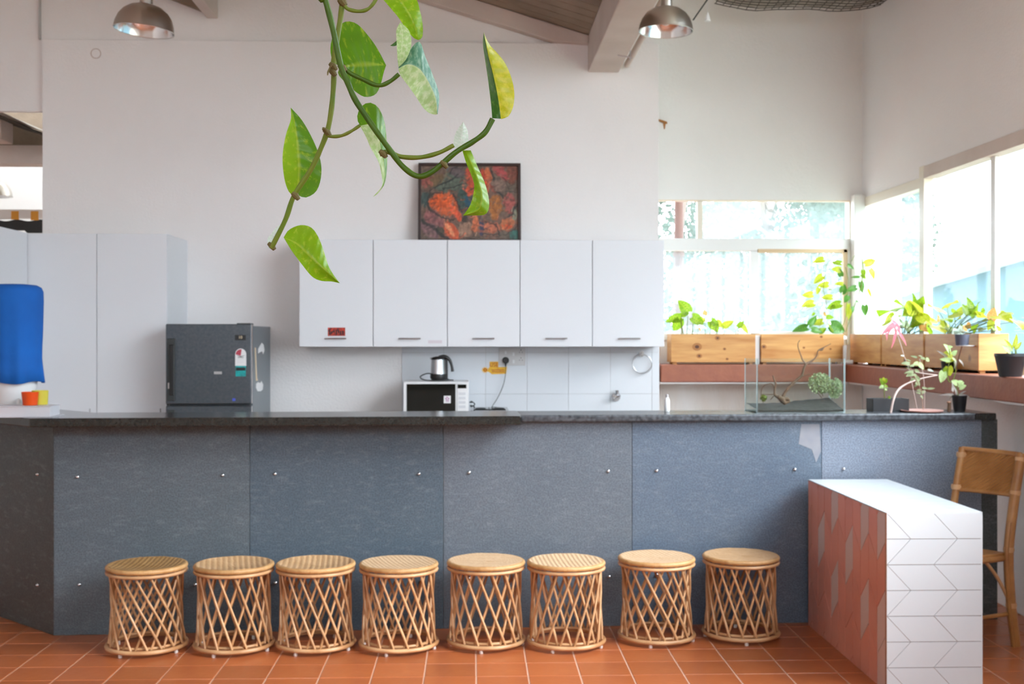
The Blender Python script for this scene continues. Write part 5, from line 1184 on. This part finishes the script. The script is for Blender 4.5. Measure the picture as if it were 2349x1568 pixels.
# black pot at the right edge of the frame, on the ledge
pp_ = PZ(2330, 864, zpl); pc_ = Vector((min(pp_.x, XR - .09), pp_.y + .06, zpl))
def pot(name, lab, c, r0, r1, h, m, cat='pot', soil=True, rim=.006):
    t = thing(name, lab, cat, c)
    part('wall', MB().lathe([(r0, 0), (r1 * .97, h * .86), (r1, h * .88), (r1, h), (r1 - rim * .6, h), (r1 - rim, h * .85), (r0 * .9, .004)], c, n=28), m, t, smooth=True)
    if soil: part('soil', MB().lathe([(r1 - rim - .001, h * .84), (.001, h * .88)], c, n=20, capb=False, capt=True), M['soil'], t)
    return t
pot('plant_pot', 'large black nursery pot on the ledge at the right edge', pc_, .055, .078, .118, M['pot'])
plant('seedling', 'pale seedling in the large black pot at the right edge', 'plant', lambda x, y: (x, y), lambda px, py, dy: PY(px, py, pc_.y + dy),
  [(2320, 800, 2308, 778, 'slimy', 1.2), (2325, 795, 2335, 765, 'slimy', 1.2), (2318, 806, 2300, 790, 'palegreen', .8), (2330, 800, 2345, 782, 'slimy')], (pc_.x, pc_.y, pc_.z + .10))
# small white fittings at the box ends, glass-holder stub on the ledge
for a, b, lab in ((1737, 775, 'small white clip between the two pine boxes under the back window'),):
    p = PY(a, b, YB + .03); o = part('clip', MB().box(p.x - .016, p.x + .016, YB + .02, YB + .05, ZL1 + .0005, p.z + .02), M['whiteplastic'], None, bevel=.003); tag(o, lab, 'clip')
vp = PY(1938, 830, 8.535); t = thing('pvc_pipe', 'white plastic pipe elbow at the inner corner of the ledge', 'pipe', Vector((vp.x, 8.535, ZL1)))
part('upright', MB().cyl((vp.x, 8.535, ZL1 + .02), (vp.x, 8.535, PY(1938, 792, 8.535).z), .0145, n=16), M['whiteplastic'], t, smooth=True)
part('elbow', MB().tube([(vp.x, 8.535, ZL1 + .017), (vp.x + .03, 8.525, ZL1 + .017), (vp.x + .055, 8.52, ZL1 + .017)], .0165, 12), M['whiteplastic'], t, smooth=True)

# ================================================================== GLASS TANK
ty0 = .02; tx0_, tx1_ = bl(1736, 900, ty0)[0], bl(1939, 900, ty0)[0]; th_ = bl(1838, 823, ty0)[1] - ZTR; td = .24
tk = thing('glass_tank', 'rimless glass tank with driftwood and dry plants on the right worktop', 'tank', bw(tx0_, ty0, ZTR), BA); w_ = tx1_ - tx0_; g_ = .006
part('pane', MB().box(g_, w_ - g_, 0, g_, .006, th_), M['tank'], tk, False, label='front pane'); part('pane', MB().box(g_, w_ - g_, td - g_, td, .006, th_), M['tank'], tk, False, label='rear pane')
part('pane', MB().box(0, g_, g_, td - g_, .006, th_), M['tank'], tk, False, label='left pane'); part('pane', MB().box(w_ - g_, w_, g_, td - g_, .006, th_), M['tank'], tk, False, label='right pane')
for a_, b_ in ((0, 0), (w_ - g_, 0), (0, td - g_), (w_ - g_, td - g_)): part('glass_edge', MB().box(a_, a_ + g_, b_, b_ + g_, .006, th_), M['tank_edge'], tk, False)
part('base_pane', MB().box(0, w_, 0, td, 0, .006), M['tank_edge'], tk, False)
NX_, NY_ = 24, 12; vs = []; fs = []
for j in range(NY_ + 1):
    for i in range(NX_ + 1):
        x = g_ + .001 + (w_ - 2 * g_ - .002) * i / NX_; y = g_ + .001 + (td - 2 * g_ - .002) * j / NY_; vs.append((x, y, .016 + .024 * j / NY_ + .040 * max(0, i / NX_ - .3) * j / NY_ + .004 * noise.noise(Vector((x * 30, y * 30, 0)))))
for j in range(NY_):
    for i in range(NX_): q = j * (NX_ + 1) + i; fs.append((q, q + 1, q + NX_ + 2, q + NX_ + 1))
o_ = len(vs); vs += [(x, y, .0065) for x, y, z in vs]
bd_ = [i for i in range(NX_)]; 
for i in range(NX_): fs.append((i, i + 1, o_ + i + 1, o_ + i))
part('gravel', MB().add(vs, fs), M['sand'], tk, False)
ZT4 = zpix((1720, 780), 8.7125)
def tp(x, y, dy): px, py = ZT4(x, y); q = bl(px, py, ty0 + dy); return bw(q[0], ty0 + dy, q[1])
dw = thing('driftwood', 'forked driftwood branch rising out of the glass tank', 'driftwood', tp(650, 1230, .10))
for pts, rr in (([(660, 1200), (560, 1130), (500, 1080), (500, 960), (520, 880), (490, 800), (460, 700)], [.011, .010, .007, .006, .0055, .004, .003]), ([(640, 1180), (700, 1050), (820, 900), (940, 790), (1040, 700), (1080, 560), (1130, 470), (1200, 430), (1290, 370), (1340, 300), (1370, 200), (1480, 140), (1620, 70)], [.009, .008, .0075, .007, .0065, .006, .006, .0055, .004, .003, .003, .0026, .002]),
                ([(1120, 470), (1060, 400), (1020, 300), (970, 160), (965, 60), (1000, 0)], [.0055, .004, .003, .0026, .002, .0018]), ([(500, 1080), (380, 1080), (240, 1075)], [.003, .0025, .002]), ([(500, 980), (450, 880), (380, 870), (280, 910), (235, 1000), (225, 1110)], [.004, .003, .0025, .0025, .0025, .0025]), ([(640, 1200), (740, 1170), (800, 1210)], [.012, .010, .006]), ([(480, 1110), (410, 1190)], [.003, .002]), ([(1380, 200), (1440, 190), (1480, 150)], [.003, .006, .002]), ([(1000, 730), (1120, 700), (1250, 660)], [.003, .002, .0015])):
    b = bez([tp(a, b_, .10) for a, b_ in pts], 5); n = len(b); rad = [rr[min(int(i / 5), len(rr) - 1)] * (1 - (i % 5) / 5) + rr[min(int(i / 5) + 1, len(rr) - 1)] * (i % 5) / 5 for i in range(n)]
    part('branch', MB().tube(b, rad, 7), M['drift'], dw, smooth=True)
part('root_block', MB().tube([tp(560, 1120, .09), tp(650, 1190, .09), tp(700, 1250, .1), tp(800, 1220, .1)], [.010, .017, .012, .006], 9), M['drift'], dw, smooth=True)
def tuft(lab, cx, cy, rx, ry, n, kinds, dy, stem):
    t = thing('dry_plant', lab, 'plant', tp(cx, min(cy + ry * 1.5, 1240), dy)); mb = MB(); random.seed(n)
    for i in range(n):
        a = random.uniform(0, 2 * pi); q = sqrt(random.random()); c = tp(cx + rx * q * cos(a), cy + ry * q * sin(a), dy + random.uniform(-.03, .03)); s = random.uniform(.005, .0095)
        u = Vector((random.uniform(-1, 1), random.uniform(-1, 1), random.uniform(-1, 1))).normalized(); v = u.cross(Vector((0, 1, .3))).normalized(); mb.add([c - u * s, c + v * s * .6 + Vector((0, 0, .002)), c + u * s, c - v * s * .6], [(0, 1, 2, 3)])
    part('leaflets', mb, M[kinds], t, kind='stuff')
    for pts in stem: part('stem', MB().tube(bez([tp(a, b_, dy) for a, b_ in pts], 4), .0018, 5), M['drift'], t, smooth=True)
tuft('pale bushy dry plant in the right half of the glass tank', 1400, 860, 230, 210, 520, 'moss', .14, [((1440, 1150), (1330, 1020), (1200, 880)), ((1460, 1120), (1430, 950), (1380, 800))])
tuft('darker bushy plant in the right corner of the glass tank', 1700, 960, 150, 200, 380, 'moss', .17, [((1640, 1180), (1660, 1020), (1720, 850))])
tuft('small green sprig at the left end of the glass tank', 275, 1160, 60, 60, 90, 'vine', .08, [((270, 1260), (265, 1180), (285, 1120))])

# ================================================================== POTS ON THE RIGHT WORKTOP
def bp3(px, py, dy=.12): q = bl(px, py, dy); return bw(q[0], dy, q[1])
def onbar(px, dy=.12): q = bl(px, 940, dy); return bw(q[0], dy, ZTR - .0005)
tr_ = onbar(2036, .15); q0_ = bl(1996, 930, .15)[0]; q1_ = bl(2078, 930, .15)[0]; hw = (q1_ - q0_) / 2
t = thing('plant_trough', 'black rectangular plant trough right of the glass tank', 'pot', tr_, BA); hh = bp3(2036, 914, .10).z - ZTR
part('wall', MB().box(-hw, hw, -.05, -.045, .003, hh).box(-hw, hw, .045, .05, .003, hh).box(-hw, -hw + .005, -.045, .045, .003, hh).box(hw - .005, hw, -.045, .045, .003, hh), M['pot'], t, False, bevel=.001)
part('base', MB().box(-hw, hw, -.05, .05, 0, .003), M['pot'], t, False); part('soil', MB().box(-hw + .005, hw - .005, -.045, .045, .004, hh - .006), M['soil'], t, False)
pbb = lambda px, py, dy: bp3(px, py, .14 + dy * .6)
plant('seedling', 'small bright green seedling in the black trough', 'plant', Z8, pbb,
  [(290, 1080, 235, 1010, 'pgreen', 1.2), (290, 1070, 325, 1000, 'pgreen', 1.2), (285, 1120, 225, 1140, 'palegreen', 1.2), (295, 1110, 350, 1130, 'pgreen', 1.3), (290, 1060, 280, 990, 'pyellow'), (350, 1260, 380, 1290, 'pgreen', 1.2), (300, 1160, 340, 1170, 'palegreen')],
  tuple(bp3(2028, 912, .14)), stems=[(((295, 1290), (290, 1180), (290, 1060)), 0, .002), (((340, 1290), (350, 1260)), 0, .002)])
sp_ = thing('bare_branch', 'bare pink-grey branch arching from the worktop to the ledge pot', 'branch', onbar(2043, .02))
pts = [onbar(2043, .02), bp3(2050, 915, .02), bp3(2062, 892, .05), bp3(2086, 877, .12), bp3(2113, 868, .2), bp3(2150, 860, .30)]
part('branch', MB().tube(bez(pts, 6), [.0065 - .0035 * i / 30 for i in range(31)], 8), M['stem_pink'], sp_, smooth=True); part('twig', MB().tube(bez([bp3(2100, 853, .18), bp3(2125, 857, .24), bp3(2150, 860, .30)], 5), .003, 6), M['stem_pink'], sp_, smooth=True)
ds = onbar(2115, .06); t = thing('saucer', 'flat pink clay saucer on the right worktop', 'saucer', ds)
part('dish', MB().lathe([(.070, 0), (.108, .006), (.110, .012), (.104, .012), (.068, .005)], ds, n=36), M['dish'], t, smooth=True)
zz = lambda px, py, dy: bp3(px, py, .06 + dy * .5)
plant('slender_plant', 'slender many-leaved plant standing in the pink saucer', 'plant', Z8, zz,
  [(640, 810, 530, 795, 'sage', .8), (700, 830, 640, 845, 'sage', .7), (740, 720, 650, 695, 'slim'), (810, 710, 770, 690, 'slim'), (800, 730, 880, 740, 'slim', 1.4), (870, 740, 925, 770, 'palegreen', 1.2), (760, 800, 690, 820, 'palegreen', 1.1), (770, 810, 850, 880, 'palegreen', 1.4), (690, 920, 570, 930, 'slim', 1.2), (690, 950, 600, 970, 'sage'), (720, 900, 790, 920, 'sage'), (700, 960, 760, 990, 'sage', 1.2), (700, 1010, 650, 1050, 'sage'), (720, 1000, 800, 1040, 'sage'), (730, 1060, 800, 1100, 'sage', 1.2), (740, 1100, 700, 1130, 'sage'), (820, 1140, 900, 1150, 'slim', 1.3), (900, 1150, 1000, 1145, 'slim'), (800, 1180, 740, 1170, 'sage', 1.2), (810, 1210, 870, 1180, 'sage'), (790, 1220, 730, 1200, 'slim', 1.3), (800, 1250, 830, 1290, 'sage'), (560, 700, 520, 690, 'pale', .9), (640, 880, 600, 860, 'slim'), (900, 890, 980, 910, 'pale', .5), (650, 770, 590, 740, 'slim')],
  (ds.x, ds.y, ZTR + .006), stems=[(((745, 1425), (690, 1150), (640, 900), (560, 680)), 0, .0016, 'stem_pink'), (((830, 1440), (815, 1300), (800, 1180), (720, 1000), (650, 860)), 0, .0017, 'stem_brown'), (((845, 1430), (850, 1200), (830, 950), (780, 740)), 0, .0014, 'stem_pink'), (((800, 730), (850, 740), (900, 760)), 0, .0013)])
plant('pink_flower', 'drooping pink flower on a thin stalk in front of the right pine boxes', 'flower', Z8, zz,
  [(440, 260, 275, 370, 'petal', 1.6), (300, 360, 365, 490, 'petal', .9), (455, 340, 410, 600, 'petal', .55), (480, 350, 625, 560, 'petal', .6), (430, 270, 395, 165, 'petal', 1.0), (420, 230, 560, 360, 'petal', 1.2), (390, 300, 330, 430, 'petal', 1.0), (440, 250, 460, 360, 'petal', 1.3)],
  tuple(bp3(2062, 780, .06)), stems=[(((560, 680), (520, 540), (480, 420), (440, 300)), 0, .0016, 'stem_pink')])
o2 = onbar(2201, .12); r2 = (bl(2217, 925, .12)[0] - bl(2186, 925, .12)[0]) / 2
pot('plant_pot', 'black pot with pinkish strap leaves at the right end of the worktop', o2, r2 * .80, r2 * 1.05, bp3(2200, 906, .12).z - ZTR, M['pot'])
plant('strap_leaf_plant', 'lilac and cream strap-leaved plant climbing above the right-hand black pot', 'plant', Z8, lambda px, py, dy: bp3(px, py, .12 + dy * .6),
  [(1240, 1240, 1070, 1220, 'lily', .8), (1250, 1230, 1180, 1300, 'lily', 1.3), (1290, 1230, 1270, 1100, 'lily', 1.2), (1330, 1240, 1500, 1260, 'lily', 1.0), (1350, 1220, 1420, 1180, 'lily', 1.0), (1230, 1180, 1260, 1040, 'lily', 1.5), (1300, 1080, 1230, 1040, 'palegreen', 1.2), (1310, 1080, 1380, 1040, 'palegreen', 1.2), (1330, 1140, 1425, 1100, 'palegreen', 1.3), (1340, 1100, 1400, 1060, 'palegreen', 1.2),
   (1110, 920, 1080, 1070, 'palegreen', 1.1), (1180, 850, 1200, 980, 'pyellow', 1.3), (1150, 870, 1130, 980, 'pgreen', 1.0), (1190, 640, 1130, 530, 'palegreen', 1.2), (1230, 700, 1130, 640, 'pyellow', 1.2), (1230, 720, 1150, 790, 'pyellow', 1.2), (1240, 680, 1300, 620, 'palegreen', 1.2), (1240, 730, 1290, 780, 'palegreen', 1.0), (1150, 720, 1050, 620, 'lily', 1.0), (1280, 770, 1270, 870, 'lily', 1.4), (1330, 760, 1420, 840, 'lily', 1.0), (1200, 760, 1060, 740, 'palegreen', .7), (1170, 580, 1240, 570, 'palegreen')],
  tuple(o2 + Vector((0, 0, .06))), stems=[(((1320, 1260), (1270, 1100), (1180, 1040), (1170, 900), (1200, 740), (1190, 600)), 0, .0024), (((1300, 1240), (1240, 1080), (1280, 900), (1230, 720)), 0, .002)])
ob = onbar(2177, .10); t = thing('wooden_peg', 'short dark wooden peg beside the right-hand black pot', 'peg', ob)
part('shaft', MB().tube([ob, ob + Vector((.002, 0, .045))], [.010, .009], 10), M['drift'], t, smooth=True); part('cap', MB().lathe([(.011, .045), (.012, .050), (.006, .056)], ob, n=12), M['stem_brown'], t, smooth=True)
# pot standing on the ledge, with the stake that carries a small grey cup
lp = PXX(2170, 863, XLED + .03); lpc = Vector((XLED + .045, lp.y, zpl)); rr_ = .055 * 1.0
pot('plant_pot', 'black pot on the ledge in front of the middle pine box', Vector((XLED + .042, lp.y, zpl)), .032, .040, PXX(2170, 828, XLED + .04).z - zpl, M['pot'])
s0 = PXX(2193, 868, XLED + .03); s0.z = zpl; s1 = PXX(2207, 792, XLED + .02)
t = thing('staked_cup', 'small grey-violet cup on a thin brown stake above the right ledge', 'pot', s0)
part('stake', MB().tube(bez([s0, s0.lerp(s1, .5) + Vector((0, .01, 0)), s1], 5), .0038, 7), M['stem_brown'], t, smooth=True)
part('cup', MB().lathe([(.030, 0), (.034, .004), (.040, .062), (.037, .062), (.030, .01)], s1, n=24), M['pot_grey'], t, smooth=True); part('saucer', MB().lathe([(.036, -.004), (.05, -.002), (.05, .001)], s1 + Vector((.02, 0, 0)), n=20), M['whiteplastic'], t, smooth=True)
plant('white_flower', 'pale leafy sprig in the small grey-violet cup', 'plant', Z8, lambda px, py, dy: PXX(px, py, XLED + .02 + dy * .3),
  [(1340, 380, 1290, 310, 'pale', 1.3), (1350, 370, 1400, 300, 'pale', 1.2), (1330, 370, 1250, 370, 'pale', 1.1), (1370, 370, 1450, 340, 'pale', 1.0), (1350, 350, 1340, 270, 'pale'), (1390, 330, 1430, 290, 'porange', .9)],
  tuple(s1 + Vector((0, 0, .05))), stems=[(((1350, 400), (1345, 340), (1340, 290)), 0, .0015)])

# ================================================================== HANGING POTHOS (close to the camera)
Z2 = zpix((590, 0), 2.306)
DV = 1.25
def hp_(x, y, d): px, py = Z2(x, y); return PD(px, py, d)
hb_ = PD(800, -260, DV + .03)
hang = thing('hanging_pothos', 'hanging pothos vine with variegated leaves in front of the camera view', 'plant', hb_)
part('pot', MB().lathe([(.05, 0), (.075, .10), (.08, .102), (.08, .115), (.074, .115), (.07, .1), (.045, .006)], hb_, n=32), M['dish'], hang, smooth=True)
part('soil', MB().lathe([(.069, .1), (.001, .104)], hb_, n=20, capb=False), M['soil'], hang)
for k in range(3):
    a = 2 * pi * k / 3 + .4; part('cord', MB().tube([hb_ + Vector((.078 * cos(a), .078 * sin(a), .11)), Vector((hb_.x, hb_.y, 2.75)), Vector((hb_.x, hb_.y, ZC))], .0015, 6), M['beam'], hang)
vA = [(452, -40), (452, 0), (440, 100), (415, 250), (403, 345), (405, 420), (395, 560), (372, 690), (330, 800), (285, 895), (195, 1035), (150, 1160), (75, 1312)]
vB = [(330, -60), (360, 0), (400, 150), (440, 340), (480, 440), (520, 530), (610, 665), (700, 790), (770, 880), (850, 932), (930, 905), (1050, 805), (1140, 750), (1205, 700), (1245, 630)]
def vine(name, pts, d, r, m, top=True, r1=None):
    P_ = [hp_(x, y, d if not callable(d) else d(i)) for i, (x, y) in enumerate(pts)]
    if top: P_ = [hb_ + Vector((-.03, -.03, .105)), P_[0] + Vector((0, .01, .12)), ] + P_
    b = bez(P_, 7); r1 = r1 or r * .85; part(name, MB().tube(b, [r + (r1 - r) * i / (len(b) - 1) + .00015 * sin(i * .8) for i in range(len(b))], 12), M[m], hang, smooth=True)
vine('stem', vA, lambda i: DV + .01 + .002 * i, .0031, 'vine'); vine('stem', vB, lambda i: DV - .02 + .001 * i, .0033, 'vine_dark', r1=.0029)
def nod(x, y, d, r=.0036): c = hp_(x, y, d); part('node', MB().tube([c + Vector((-.004, 0, .003)), c, c + Vector((.003, 0, -.004))], [r * .6, r, r * .6], 8), M['node'], hang, smooth=True)
for x, y in ((403, 350), (372, 700), (205, 1035), (400, 380)): nod(x, y, DV + .012)
nod(668, 812, DV - .012, .0036); nod(452, 10, DV + .01, .0048); nod(78, 1300, DV + .035, .0034); nod(990, 868, DV - .012, .003); nod(452, 358, DV - .015, .004)
vine('petiole', [(450, 350), (490, 385), (560, 420), (640, 452), (700, 432), (750, 392)], DV - .012, .0024, 'vine_dark', False, .0022)
vine('petiole', [(372, 715), (400, 722), (450, 716), (500, 692), (545, 662)], DV + .012, .0020, 'vine', False)
vine('petiole', [(648, 815), (690, 803), (760, 828), (860, 832), (960, 808), (1040, 768)], DV - .01, .0027, 'vine', False, .0022)
vine('petiole', [(455, 18), (480, 48), (540, 60), (590, 45), (630, -5), (650, -60)], DV + .01, .0021, 'vine', False)
vine('petiole', [(395, 340), (378, 370), (372, 398)], DV + .005, .0009, 'node', False); vine('petiole', [(345, 680), (362, 684), (372, 700)], DV + .005, .0016, 'node', False)
def resamp(pts, n):
    pts = [Vector((a, b)) for a, b in bez([(x, y, 0) for x, y in pts], 6) and [(p.x, p.y) for p in bez([(x, y, 0) for x, y in pts], 6)]]
    L_ = [0]
    for a, b in zip(pts[:-1], pts[1:]): L_.append(L_[-1] + (b - a).length)
    out = []; k = 0
    for i in range(n + 1):
        s = L_[-1] * i / n
        while k < len(L_) - 2 and L_[k + 1] < s: k += 1
        t = (s - L_[k]) / max(L_[k + 1] - L_[k], 1e-6); out.append(pts[k].lerp(pts[k + 1], min(t, 1)))
    return out
def hero(Lf, Md, Rt, m, d0, d1, el, er, bow=0.0, label=None, m_r=None, n=26, h=6):
    """leaf blade: left edge, midrib, right edge (base to tip), depth along it d0->d1, edges set off by el/er metres"""
    A_, B_, C_ = resamp(Lf, n), resamp(Md, n), resamp(Rt, n); vs = []; fs = []; uv = []; mi = []
    for i in range(n + 1):
        t = i / n; env = sin(pi * min(max(t, 0), 1)) ** .7 if 0 < t < 1 else 0
        dm = d0 + (d1 - d0) * t + bow * sin(pi * t)
        for k in range(2 * h + 1):
            s = k / h - 1
            p = B_[i].lerp(A_[i] if s < 0 else C_[i], abs(s)); off = (el if s < 0 else er) * env * (abs(s) ** 1.2) + .0012 * env * sin(14 * t + 5 * s) * abs(s)
            vs.append(hp_(p.x, p.y, dm + off)); uv.append((t, k / (2 * h)))
    for i in range(n):
        for k in range(2 * h): q = i * (2 * h + 1) + k; fs.append((q, q + 1, q + 2 * h + 2, q + 2 * h + 1)); mi.append(0 if k < h or not m_r else 1)
    me = bpy.data.meshes.new('leaf'); me.from_pydata(vs, [], fs); u = me.uv_layers.new(name='uv')
    for lp in me.loops: u.data[lp.index].uv = uv[lp.vertex_index]
    me.materials.append(L[m]); 
    if m_r: me.materials.append(L[m_r])
    me.polygons.foreach_set('material_index', mi); me.polygons.foreach_set('use_smooth', [True] * len(fs))
    o = link('leaf', me, hang); 
    if label: o['label'] = label
    return o
hero([(440, 352), (398, 320), (388, 240), (415, 160), (465, 115), (530, 128), (600, 205), (642, 268), (682, 345)], [(440, 352), (520, 345), (600, 340), (682, 345)], [(440, 352), (428, 390), (470, 440), (530, 492), (575, 513), (628, 497), (655, 440), (668, 388), (682, 345)], 'green', DV + .03, DV + .05, .012, -.008, .01, 'big round leaf with yellow flecks')
hero([(748, 356), (770, 330), (795, 290), (830, 235), (862, 222), (890, 300), (930, 400), (962, 500), (955, 604)], [(748, 362), (800, 340), (860, 365), (910, 440), (945, 520), (952, 604)], [(748, 372), (762, 405), (800, 455), (840, 512), (880, 572), (915, 600), (945, 606)], 'teal', DV + .0, DV + .03, .016, -.012, -.01, 'drooping leaf with a dark underside', 'palegreen')
hero([(748, 356), (742, 310), (738, 230), (736, 160), (757, 118)], [(748, 356), (760, 290), (768, 220), (768, 160), (757, 118)], [(748, 356), (790, 310), (815, 240), (805, 165), (757, 118)], 'palegreen', DV + .0, DV + .005, .004, -.006, 0, 'upright pale lobe')
hero([(680, -80), (650, -30), (690, 25), (745, 90), (785, 150), (825, 198), (853, 212)], [(700, -80), (740, -20), (790, 50), (830, 130), (853, 212)], [(760, -90), (835, -20), (862, 60), (875, 130), (874, 195), (853, 212)], 'lime', DV + .03, DV + .02, .01, .01, -.01, 'leaf hanging from the top edge')
hero([(738, 215), (722, 228), (703, 242)], [(738, 222), (722, 234), (703, 242)], [(738, 240), (724, 244), (703, 242)], 'dark', DV + .02, DV + .02, 0, 0, 0, None, None, 6, 2)
hero([(195, 1038), (165, 1010), (143, 940), (134, 830), (150, 720), (178, 630), (177, 568)], [(205, 1035), (222, 920), (218, 800), (205, 690), (190, 610), (177, 568)], [(215, 1030), (255, 1045), (312, 1012), (338, 935), (335, 850), (300, 750), (240, 640), (177, 568)], 'lime', DV + .040, DV + .060, .010, .006, .010, 'pointed leaf with a white midrib', 'green')
hero([(545, 665), (528, 625), (545, 570), (588, 542), (635, 562), (668, 625), (682, 700), (687, 800), (686, 900), (668, 985), (612, 1041)], [(545, 665), (600, 660), (640, 715), (655, 800), (672, 890), (665, 975), (612, 1041)], [(545, 668), (575, 722), (600, 782), (640, 852), (657, 920), (662, 980), (640, 1022), (612, 1041)], 'green', DV + .035, DV + .045, .014, -.006, .0, 'long twisted leaf with a dark tip', 'palegreen')
hero([(140, 1255), (168, 1215), (228, 1190), (285, 1202), (322, 1250), (350, 1320), (375, 1400), (402, 1450), (437, 1497)], [(140, 1255), (210, 1290), (290, 1365), (370, 1435), (437, 1497)], [(140, 1255), (180, 1322), (232, 1392), (290, 1462), (340, 1485), (392, 1488), (437, 1497)], 'lime', DV + .035, DV + .02, .014, .012, -.01, 'lowest pointed leaf')
hero([(62, 1312), (54, 1265), (72, 1238), (105, 1198), (133, 1180)], [(64, 1312), (70, 1268), (92, 1235), (133, 1180)], [(66, 1312), (85, 1280), (112, 1235), (133, 1180)], 'pale', DV + .04, DV + .045, .006, .0, 0, 'small folded pale leaf at the vine end', None, 12, 3)
hero([(1243, 625), (1238, 560), (1225, 450), (1206, 320), (1194, 230), (1198, 168)], [(1290, 628), (1275, 520), (1250, 400), (1222, 290), (1198, 168)], [(1290, 630), (1332, 612), (1358, 545), (1355, 450), (1318, 345), (1268, 278), (1236, 245), (1212, 205), (1198, 168)], 'dark', DV - .01, DV - .02, .022, .012, 0, 'folded leaf with a dark front half and a yellow back half', 'yellow')
hero([(1038, 775), (1040, 735), (1055, 690), (1090, 644)], [(1075, 790), (1080, 740), (1085, 695), (1090, 644)], [(1120, 780), (1118, 740), (1112, 690), (1090, 644)], 'pale', DV + .0, DV + .02, .004, .006, 0, 'white upper lobe behind the vine', None, 14, 4)
hero([(1085, 795), (1105, 860), (1132, 925), (1148, 980), (1138, 1050), (1118, 1100), (1088, 1140)], [(1100, 795), (1135, 870), (1168, 950), (1188, 1040), (1170, 1110), (1088, 1140)], [(1130, 795), (1168, 885), (1205, 970), (1226, 1055), (1223, 1112), (1200, 1136), (1150, 1139), (1088, 1140)], 'lime', DV + .0, DV - .02, .006, .016, -.01, 'long curling leaf over the painting')
